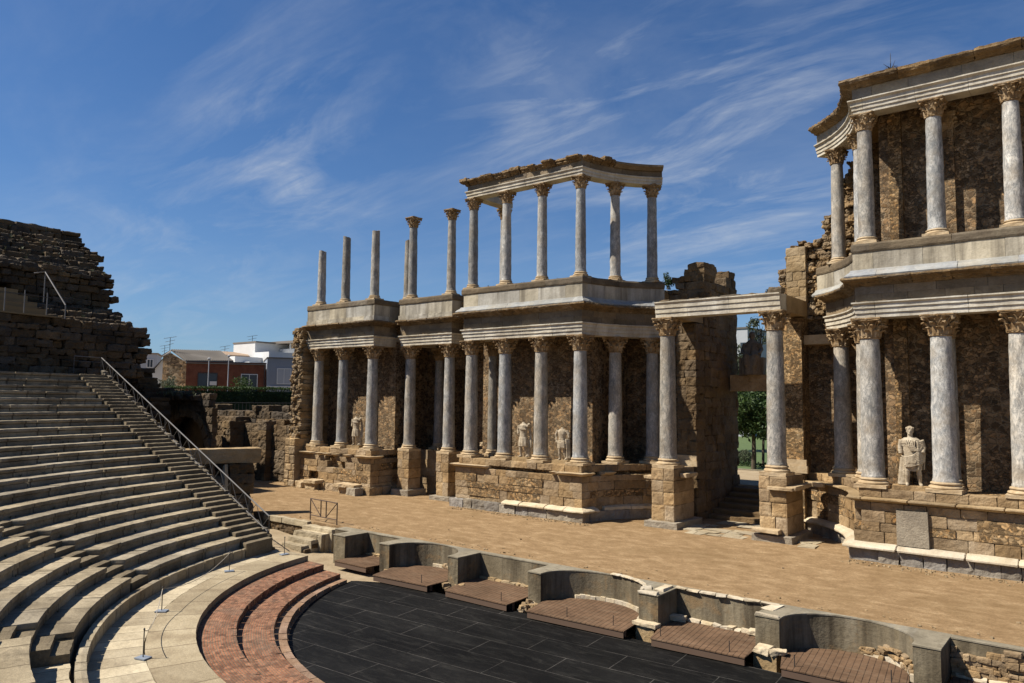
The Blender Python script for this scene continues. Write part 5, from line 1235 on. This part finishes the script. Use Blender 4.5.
def leaves(mb, c, rad, n, size, squash=1., shell=.55):
    for _ in range(n):
        while 1:
            p = Vector((U(-1, 1), U(-1, 1), U(-1, 1)))
            l = p.length
            if 1e-3 < l < 1: break
        p *= (shell + (1 - shell) * U(0, 1)) / max(.25, l) * l ** .4
        p = Vector((c[0] + p.x * rad[0], c[1] + p.y * rad[1], c[2] + p.z * rad[2]))
        n_ = Vector((U(-1, 1), U(-1, 1), U(-.2, 1))).normalized(); a = n_.orthogonal().normalized(); b = n_.cross(a); s_ = size * U(.6, 1.4)
        th = U(0, 6.28); a, b = a * cos(th) + b * sin(th), b * cos(th) - a * sin(th)
        mb.add([p - a * s_, p + b * s_ * .45 + n_ * s_ * .12, p + a * s_, p - b * s_ * .45 + n_ * s_ * .12], [(0, 1, 2, 3)])
    return mb
def clumps(mb, c, R, k, n, size, sub=.45):
    for _ in range(k):
        p = Vector((U(-1, 1), U(-1, 1), U(-1, 1)))
        if p.length > 1: p.normalize()
        r = sub * U(.6, 1.2)
        leaves(mb, (c[0] + p.x * R[0] * (1 - sub * .6), c[1] + p.y * R[1] * (1 - sub * .6), c[2] + p.z * R[2] * (1 - sub * .6)), (R[0] * r, R[1] * r, R[2] * r), n, size)
    return mb
def tree(label, x, y, z, hgt, R, zc, n=28, per=90, size=.14, mat='leaf', name='garden_tree', grp='trees beyond the central doorway', tr=.16):
    t = thing(name, label, 'tree', (x, y, z), 0, grp); mb = MB()
    P = [(x + U(-.1, .1) * k, y + U(-.1, .1) * k, z + (zc - z) * k / 4) for k in range(5)]; mb.polytube(P, [tr, tr * .85, tr * .75, tr * .6, tr * .4], 10)
    for k in range(7):
        a = U(0, 6.28); mb.polytube([P[3], (x + R[0] * .35 * cos(a), y + R[1] * .35 * sin(a), zc + R[2] * .1), (x + R[0] * .7 * cos(a), y + R[1] * .7 * sin(a), zc + R[2] * U(-.1, .6))], [tr * .45, tr * .3, tr * .1], 7)
    mb.build('trunk', M['bark'], t); mb = clumps(MB(), (x, y, zc), R, n, per, size); mb.build('crown', M[mat], t); return t
tree('dark green small tree standing on the lawn, seen under the door lintel', -4.75, 17.2, 1.28, 5, (2.3, 2.3, 1.9), 4.9, 40, 150, .13)
tree('pale leafy tree behind the seated statue, seen above the door lintel', -12.2, 32, 1.28, 8, (3.2, 3.2, 3.0), 7.2, 40, 120, .2, 'leaf_pale')
tree('thin bluish tree top right beside the capital of the right doorway column', -5.2, 20, 1.28, 8, (1.0, 1.0, 1.1), 10.1, 9, 40, .11, 'leaf_pale', tr=.09)
tree('dark bushy tree filling the far end of the lawn', -17.5, 60, 1.28, 7, (5.5, 4, 2.0), 4.0, 40, 120, .28, 'leaf_dark')
sb = thing('round_shrub', 'small clipped round grey-green shrub on the lawn beyond the doorway', 'shrub', (-6.6, 20.4, 1.28)); mb = leaves(MB(), (-6.6, 20.4, 1.75), (.58, .58, .5), 900, .07, shell=.8); mb.build('foliage', M['leaf_pale'], sb)
mb = MB(); mb.polytube([(-6.6, 20.4, 1.2), (-6.6, 20.4, 1.7)], .05); mb.build('stem', M['bark'], sb)
sb = thing('low_hedge', 'low clipped hedge edging the near side of the lawn', 'hedge', (-5, 18.5, 1.28)); mb = MB()
for k in range(14): leaves(mb, (-8.5 + .55 * k, 18.9, 1.4), (.4, .3, .2), 120, .06)
mb.build('foliage', M['leaf_dark'], sb)
def bush(name, label, c, R, k, n, size, mat, cat='bush', sub=.5):
    t = thing(name, label, cat, (c[0], c[1], c[2] - R[2])); mb = clumps(MB(), c, R, k, n, size, sub); mb.build('foliage', M[mat], t)
    mb = MB()
    for q in range(4): mb.polytube([(c[0] + U(-.1, .1), c[1] + U(-.1, .1), c[2] - R[2]), (c[0] + R[0] * U(-.5, .5), c[1] + R[1] * U(-.5, .5), c[2] + R[2] * .4)], [.03, .012], 5)
    mb.build('stem', M['bark'], t); return t
bush('parapet_weed', 'small dark bush growing on the parapet beside the rightmost upper column of the middle wing', (-4.15, 4.7, 11.45), (.42, .4, .48), 12, 45, .05, 'leaf_dark')
bush('beam_weed', 'tiny weed growing on the right end of the white doorway beam', (2.1, 1.3, 9.95), (.16, .12, .10), 5, 20, .03, 'leaf_dark')
# hedge and fence before the houses
hg = thing('street_hedge', 'long clipped dark green hedge between the ruins and the brick house', 'hedge', H(0, 67, 4.3)); mb = MB(); mt = MB()
for k in range(44):
    s_ = -4.6 + 11.0 * k / 43
    leaves(mb, H(s_, 68 + U(-.1, .1), 5.4 + U(-.05, .06)), (.42, .45, .85), 170, .075, shell=.7); leaves(mt, H(s_, 68, 6.18 + U(-.04, .05)), (.42, .5, .13), 90, .07)
mb.build('foliage', M['leaf_dark'], hg); mt.build('sun_toned_top', M['leaf'], hg); mb = MB(); hbox(mb, -4.2, 6.2, 67.9, 68.3, 4.2, 5.9); mb.build('inner_twigs', M['leaf_dark'], hg)  # lighter leaf along the hedge top: sunlight put into the colour
fc = thing('mesh_fence', 'thin dark metal fence standing in front of the long hedge', 'fence', H(0, 66.4, 4.3)); mb = MB()
for k in range(30): s_ = -3 + 8.5 * k / 29; mb.tube(H(s_, 66.4, 3.6), H(s_, 66.4, 5.0), .018, 5)
mb.build('post', M['dark_steel'], fc); mb = MB()
for z in (4.3, 4.95): mb.tube(H(-3, 66.4, z), H(5.5, 66.4, z), .018, 5)
mb.build('rail', M['dark_steel'], fc)
tr_ = MB(); hbox(tr_, -14, 12, 65.5, 67.6, -1.5, 4.28); tag(tr_.build('retaining_wall', M['tower']), 'rough dark retaining wall below the hedge, behind the ruins', 'wall')
# houses
for nm, c in (('brick_red', (.17, .062, .038)), ('white_wash', (.74, .74, .72)), ('grey_blue', (.26, .29, .34)), ('roof_grey', (.13, .115, .10)), ('roof_tan', (.36, .25, .16)), ('dark_glass', (.045, .06, .075)), ('shutter', (.45, .47, .5)), ('shade_awning', (.2, .17, .14)), ('house_stone', (.36, .28, .19))): M[nm] = plain(nm, c, .25 if 'glass' in nm else .8, 0, .14, 1.2 if nm != 'house_stone' else 4.)
M['house_stone'] = stone('house_stone', [(.17, .12, .07), (.28, .205, .125), (.40, .33, .24)], 1.6, 0, .5, .5, 6, rubble=(2.2, (.36, .3, .22), .1, 1.2))
M['brick_red'] = stone('far_brick', [(.12, .042, .026), (.165, .06, .036), (.21, .085, .052)], 1.5, 0, .45, .4, 9)
g = 4.3
h1 = thing('brick_house', 'low house with dark red brick front, stone gable and grey tiled roof beyond the hedge', 'house', H(0, 75, g))
mb = MB(); hbox(mb, -3.74, 3.22, 75, 75.4, g, 8.62); mb.build('front_wall', M['brick_red'], h1)
mb = MB(); hbox(mb, -3.82, 3.26, 74.95, 75.45, 8.622, 8.70); mb.build('wall_coping', M['roof_grey'], h1)
mb = MB(); P = [(-3.76, g), (-3.76, 8.55), (-5.15, 9.42), (-5.8, 9.05), (-5.8, g)]
mb.hexa([H(s_, 75.2 - .38 * (s_ + 3.7) , z) for s_, z in P], [H(s_ + .05, 75.7 - .38 * (s_ + 3.7), z) for s_, z in P]); mb.build('gable_wall', M['house_stone'], h1)
mb = MB(); hbox(mb, -3.6, 3.1, 75.5, 83, g, 8.4); mb.build('rear_wall', M['white_wash'], h1)
mb = MB()
A_, B_, C_, D_ = H(-5.25, 77.5, 9.72), H(-.9, 79.5, 9.85), H(.3, 75.5, 8.72), H(-3.85, 75.3, 8.62)
mb.hexa([D_, C_, B_, A_], [(p[0], p[1], p[2] + .12) for p in (D_, C_, B_, A_)]); mb.build('roof', M['roof_grey'], h1)
mb = MB()
for k in range(26):
    u = (k + .5) / 26; a_ = Vector(D_).lerp(Vector(C_), u); b_ = Vector(A_).lerp(Vector(B_), u); mb.tube(a_ + Vector((0, 0, .13)), b_ + Vector((0, 0, .13)), .045, 5)
mb.build('roof_tile', M['roof_grey'], h1)
mb = MB(); mb.tube(H(-3.8, 74.88, 8.5), H(3.2, 74.88, 8.5), .05, 6); mb.tube(H(3.1, 74.88, 8.5), H(3.1, 74.88, 4.3), .04, 6); mb.build('gutter', M['dark_steel'], h1)
mb = MB(); A2_, B2_ = H(-5.95, 76.2, 9.12), H(-4.1, 81, 8.9); mb.hexa([H(-5.95, 76, 8.95), H(-5.15, 75.6, 9.42), A_, A2_], [(p[0], p[1], p[2] + .1) for p in (H(-5.95, 76, 8.95), H(-5.15, 75.6, 9.42), A_, A2_)]); mb.build('roof', M['roof_grey'], h1)
def window(par, s0, s1, d, z0, z1, frame='white_wash', pane='dark_glass', label=None):
    f = MB(); e = .07
    for a, b, c_, d_ in ((s0, s1, z0, z0 + e), (s0, s1, z1 - e, z1), (s0, s0 + e, z0 + e, z1 - e), (s1 - e, s1, z0 + e, z1 - e), ((s0 + s1) / 2 - .03, (s0 + s1) / 2 + .03, z0 + e, z1 - e)): hbox(f, a, b, d - .06, d - .004, c_, d_)
    o = f.build('window', M[frame], par); p = MB(); hbox(p, s0 + e, s1 - e, d - .03, d - .008, z0 + e, z1 - e); q = p.build('pane', M[pane]); q.parent = o; q.location = -Vector(par.location)
    return o
window(h1, -2.75, -1.05, 75, 6.35, 7.62, 'dark_steel'); window(h1, 1.0, 2.5, 75, g + .3, 7.6)
mb = MB(); hbox(mb, -1.7, -1.1, 74.88, 74.92, 6.5, 6.85); mb.build('notice', M['white_wash'], h1)
h2 = thing('tan_roof_house', 'house with a shallow tan tiled roof and white wall behind the brick house', 'house', H(0, 84, g))
mb = MB(); x, y, _ = H(-2.6, 86, 0); mb.bx(x, x + 6.0, y, y + 6, g, 9.55); mb.build('wall', M['white_wash'], h2)
mb = MB(); P = [H(-3.4, 83.6, 9.75), H(1.9, 83.6, 9.62), H(1.6, 88, 10.2), H(-3.2, 88, 10.35)]; mb.hexa([(p[0], p[1], 9.4) for p in P], [(p[0], p[1], p[2] + .14) for p in P]); mb.build('roof', M['roof_tan'], h2)
h3 = thing('white_house', 'white flat roofed house with a dark roof terrace edge, tallest of the far houses', 'house', H(3, 86, g))
mb = MB()
def abox(mb, s_, d, lx, ly, z0, z1): x, y, _ = H(s_, d, 0); mb.bx(x, x + lx, y, y + ly, z0, z1)
abox(mb, .3, 88, 4.2, 9, g, 11.25); abox(mb, 1.9, 84.5, 3.6, 4, g, 10.15); abox(mb, 2.6, 90, 9, 8, g, 10.7); abox(mb, .2, 83, 3.2, 2, g, 9.0); mb.build('wall', M['white_wash'], h3)
mb = MB(); abox(mb, .2, 88.05, 4.5, 9, 11.252, 11.4); abox(mb, 2.1, 89.6, 9.5, 8, 11.25, 11.5); mb.build('roof_edge', M['shade_awning'], h3)
mb = MB()
for k in range(4): abox(mb, 2.5 + 1.15 * k, 89.9 - 1.9 * k, .2, .2, 10.7, 11.25)
mb.build('terrace_post', M['white_wash'], h3)
mb = MB(); x, y, _ = H(2.6, 90, 0)
for k in range(3): mb.bx(x + 1.5 + 2.4 * k, x + 2.5 + 2.4 * k, y - .05, y - .01, 8.9, 10.2)
islands(mb, 'window', M['dark_glass'], h3)
h4 = thing('blue_grey_house', 'plain blue grey house with one shuttered window at the right of the far houses', 'house', H(4.5, 74.5, g))
mb = MB(); hbox(mb, 3.3, 8.2, 74.5, 82, g, 9.12); mb.build('wall', M['grey_blue'], h4)
mb = MB(); hbox(mb, 3.24, 8.2, 74.4, 82, 9.122, 9.22); mb.build('roof_edge', M['roof_grey'], h4)
window(h4, 4.2, 5.5, 74.5, 6.7, 8.2, 'white_wash', 'shutter')
mb = MB(); hbox(mb, 3.3, 8.1, 74.42, 74.49, 6.35, 6.5); mb.build('ledge', M['white_wash'], h4)
h5 = thing('white_shed', 'small white gabled shed left of the stone gable', 'shed', H(-6.2, 80, g))
mb = MB(); P = [(-7.0, g), (-5.9, g), (-5.9, 9.1), (-6.2, 8.9), (-7.0, 7.7)]; mb.hexa([H(s_, 80, z) for s_, z in P], [H(s_, 84, z) for s_, z in P]); mb.build('wall', M['white_wash'], h5)
mb = MB(); P = [H(-7.1, 79.8, 7.75), H(-5.9, 79.8, 9.25), H(-5.9, 84, 9.25), H(-7.1, 84, 7.75)]; mb.hexa(P, [(p[0], p[1], p[2] + .1) for p in P]); mb.build('roof', M['roof_grey'], h5)
h6 = thing('far_house', 'distant pale grey house partly hidden by the ruin at its left', 'house', H(-8.2, 98, g))
mb = MB(); hbox(mb, -10.5, -8.1, 98, 104, g, 10.4); mb.build('wall', M['shutter'], h6); mb = MB(); hbox(mb, -10.6, -8.0, 97.9, 104, 10.402, 10.55); mb.build('roof', M['roof_tan'], h6); window(h6, -9.2, -8.5, 98, 8.8, 9.8)
fb = thing('far_block', 'pale bluish apartment block seen through the central doorway beside the statue', 'building', (-22.5, 62, 1.3)); mb = MB(); mb.bx(-27, -21.8, 60, 68, 1.2, 14.4); mb.build('wall', M['shutter'], fb)
for k in range(4):
    for z in (8.3, 11.3):
        mb = MB(); mb.bx(-26.3 + 1.2 * k, -25.6 + 1.2 * k, 59.93, 59.99, z, z + 1.4); mb.build('window', M['dark_glass'], fb)
mb = MB(); mb.bx(-27.1, -21.7, 59.9, 68, 14.402, 14.6); mb.build('roof_edge', M['roof_grey'], fb)
# antennas, lamps, bushes near the houses
def antenna(label, s_, d, z0, z1, kind):
    t = thing('roof_antenna', label, 'antenna', H(s_, d, z0), 0, 'roof antennas'); mb = MB(); mb.tube(H(s_, d, z0), H(s_, d, z1), .028, 6); mb.build('mast', M['dark_steel'], t); mb = MB()
    for k in range(3): 
        w_ = .55 - .12 * k; mb.polytube([H(s_ - w_, d, z1 - .32 * k - .12), H(s_ + w_, d, z1 - .32 * k + .10)], .018, 5)
    for k in range(7): mb.tube(H(s_ - .5 + .16 * k, d - .18, z1 - .10 + .035 * k), H(s_ - .5 + .16 * k, d + .18, z1 - .10 + .035 * k), .012, 4)
    mb.build('boom', M['dark_steel'], t)
antenna('tall television antenna at the ridge of the brick house', -5.35, 77.2, 9.4, 10.95, 0)
antenna('television antenna on the white house', 2.25, 89, 10.4, 12.3, 0)
antenna('small antenna left of the white house', -.6, 90, 9.9, 11.1, 0)
antenna('far small antenna near the left ruin', -7.5, 100, 10.3, 11.6, 0)
for lab, s_, d, z1 in (('slim pale street lamp in front of the dark window of the brick house', -1.75, 71.5, 8.65), ('taller slim street lamp in front of the middle of the brick house', -.12, 71.5, 8.95)):
    t = thing('street_lamp', lab, 'street lamp', H(s_, d, g), 0, 'street lamps before the houses'); mb = MB(); mb.polytube([H(s_, d, g), H(s_, d, z1)], [.055, .04], 8); mb.build('pole', M['shutter'], t); mb = MB(); mb.lathe([(.05, z1), (.12, z1 + .05), (.14, z1 + .16), (.05, z1 + .22)], 10, H(s_, d, 0)[:2]); mb.build('lamp_head', M['shutter'], t)
bush('street_bush', 'loose green bush in front of the white door of the brick house', H(1.0, 72, 6.3), (1.2, 1.0, 1.1), 16, 60, .09, 'leaf')
bush('ruin_bush', 'yellowish green bush beside the stone gable, above the low ruined walls', H(-4.9, 70, 6.35), (1.2, .9, .9), 16, 60, .08, 'leaf_pale')

def scatter(name, n, f, smin, smax, mat):
    mb = MB()
    for _ in range(n):
        x, y, z = f(); s_ = U(smin, smax); mb.box((x, y, z + s_ * .3), (s_ * U(.8, 1.6), s_ * U(.7, 1.3), s_ * U(.5, .9)), U(0, 3), s_ * .2)
    o = mb.build(name, M[mat]); o['kind'] = 'stuff'; return o
def near_edge():
    k = rnd.random()
    if k < .35: return (U(-13, -5), -.9 - abs(rnd.gauss(0, .35)), 0)
    if k < .6: return (U(5.3, 12), -1.0 - abs(rnd.gauss(0, .4)), 0)
    if k < .75: return (U(-26, -20), -1.0 - abs(rnd.gauss(0, .4)), 0)
    if k < .9: return (U(-18, 11), -8.2 + abs(rnd.gauss(0, .3)), 0)
    return (U(-26, 12), U(-8, -1.2), -.01)
mb = MB()
def tuft(x, y, z, s_):
    for _ in range(14):
        a = U(0, 6.28); l = s_ * U(.6, 1.3); w = s_ * .12; dx, dy = cos(a) * l * .6, sin(a) * l * .6
        mb.add([(x - w * sin(a), y + w * cos(a), z), (x + w * sin(a), y - w * cos(a), z), (x + dx, y + dy, z + l)], [(0, 1, 2)])
for _ in range(150):
    i = rnd.randrange(1, 22); R = RI(i) + .66; a_ = radians(U(197, 240)); tuft(SEAT_C[0] + R * cos(a_), SEAT_C[1] + R * sin(a_), ZI(i) - .01, U(.05, .12))
for _ in range(120): z = U(9.5, 15.7); a_ = radians(U(181, 196)); R = prof_R(z) + U(.0, .3); tuft(SEAT_C[0] + R * cos(a_), SEAT_C[1] + R * sin(a_), z, U(.1, .25))
for _ in range(50): tuft(U(-38, -30), U(-6.9, -5.5), U(5.4, 5.6), U(.1, .3))
for _ in range(40): tuft(U(-12.9, -6), U(-.4, 0), 11.12, U(.04, .09))
o = mb.build('weeds', M['leaf_pale']); o['kind'] = 'stuff'
scatter('gravel', 600, near_edge, .015, .06, 'tan_ashlar')
# ================================================================== LIGHT, SKY, CAMERA
SUN = Vector((.97, 1.0, -1.72)).normalized()
sl_ = bpy.data.lights.new('sun', 'SUN'); sl_.energy = 5.0; sl_.angle = radians(.53); sl_.color = (1.0, .925, .81)
so = bpy.data.objects.new('sun', sl_); COL.objects.link(so); so.rotation_euler = SUN.to_track_quat('-Z', 'Y').to_euler(); so.location = (-20, -40, 60)
wd = bpy.data.worlds.new('World'); SC.world = wd; wd.use_nodes = True
t = NT.__new__(NT); t.t = wd.node_tree; t.t.nodes.clear()
el = asin(-SUN.z); az = atan2(-SUN.x, -SUN.y)
sk = t.n('ShaderNodeTexSky', sky_type='NISHITA', sun_disc=False, sun_elevation=el, sun_rotation=az, altitude=300., air_density=1.0, dust_density=.6, ozone_density=2.2)
tc = t.n('ShaderNodeTexCoord'); dirn = tc.outputs['Generated']
sx = t.n('ShaderNodeSeparateXYZ'); t.t.links.new(dirn, sx.inputs[0])
# cirrus layer: direction projected on a flat cloud deck
den = t.math('ADD', t.math('MAXIMUM', sx.outputs[2], 0.), .16)
cv = t.n('ShaderNodeCombineXYZ'); t.t.links.new(t.math('DIVIDE', sx.outputs[0], den), cv.inputs[0]); t.t.links.new(t.math('DIVIDE', sx.outputs[1], den), cv.inputs[1])
def cloud(rot, sc, loc, lo, hi, amt, dist=1.2):
    mp = t.n('ShaderNodeMapping', inp={'Rotation': (0, 0, rot), 'Scale': sc, 'Location': loc}); t.t.links.new(cv.outputs[0], mp.inputs[0])
    a = t.noise(mp.outputs[0], 1., 9, .62, dist)
    return t.ramp(a, [(lo, 0.), (hi, amt)])
def patch(d, w):
    vd = t.n('ShaderNodeVectorMath', operation='DISTANCE', inp={1: d}); t.t.links.new(dirn, vd.inputs[0])
    q = t.math('DIVIDE', vd.outputs['Value'], w); return t.math('POWER', 2.718, t.math('MULTIPLY', t.math('MULTIPLY', q, q), -1.))
win = None
for d, w, a_ in (((-.449, .819, .34), .21, 1.1), ((-.535, .755, .38), .09, .7), ((-.785, .535, .292), .09, 1.1), ((-.886, .438, .153), .14, .6), ((-.30, .91, .27), .16, .7), ((-.17, .9, .40), .2, .35), ((-.786, .473, .40), .12, .35)):
    q = t.math('MULTIPLY', patch(d, w), a_); win = q if win is None else t.math('ADD', win, q)
wisp = cloud(.55, (1.5, 3.4, 1), (.4, .2, 0), .45, .80, 1., .7)
soft = cloud(.2, (1.3, 1.7, 1), (5.4, 2.2, 0), .42, .76, 1., .6)
thread = cloud(.45, (3.5, 15., 1), (2.2, 5., 0), .36, .78, 1., .8)
dens = t.math('ADD', t.math('MULTIPLY', soft, .2), t.math('MULTIPLY', wisp, t.math('ADD', t.math('MULTIPLY', thread, .75), .35)))
cm = t.math('MULTIPLY', t.math('ADD', win, .10), dens)
cm = t.math('MULTIPLY', cm, .74, True)
tint = t.mix(1., sk.outputs[0], (.46, .77, 1.12), 'MULTIPLY')
hz = t.math('MULTIPLY', t.math('POWER', 2.718, t.math('MULTIPLY', t.math('MAXIMUM', sx.outputs[2], 0.), -7.)), .5)
tint = t.mix(hz, tint, (4.7, 6.0, 7.4))
col = t.mix(cm, tint, (6.6, 7.1, 7.8))
bg = t.n('ShaderNodeBackground', inp={'Strength': .05}); t.t.links.new(col, bg.inputs[0])
wo = t.n('ShaderNodeOutputWorld'); t.t.links.new(bg.outputs[0], wo.inputs[0])
cam = bpy.data.cameras.new('camera'); co = bpy.data.objects.new('camera', cam); COL.objects.link(co)
yaw, pitch, roll = CAMP = (0.679, 0.078, 0.010)
fw3 = Vector((-sin(yaw) * cos(pitch), cos(yaw) * cos(pitch), sin(pitch))); r3 = Vector((cos(yaw), sin(yaw), 0)); u3 = r3.cross(fw3)
r4 = r3 * cos(roll) + u3 * sin(roll); u4 = u3 * cos(roll) - r3 * sin(roll)
co.matrix_world = Matrix(((r4.x, u4.x, -fw3.x, 13.096), (r4.y, u4.y, -fw3.y, -29.0), (r4.z, u4.z, -fw3.z, 5.393), (0, 0, 0, 1)))
cam.sensor_width = 36; cam.lens = 750.01 / 1024 * 36; cam.clip_end = 3000; cam.clip_start = .1
SC.camera = co
SC.view_settings.view_transform = 'Standard'; SC.view_settings.look = 'None'; SC.view_settings.exposure = 0.82; SC.view_settings.gamma = 1
SC.render.engine = 'CYCLES'; SC.cycles.max_bounces = 5; SC.cycles.use_denoising = True
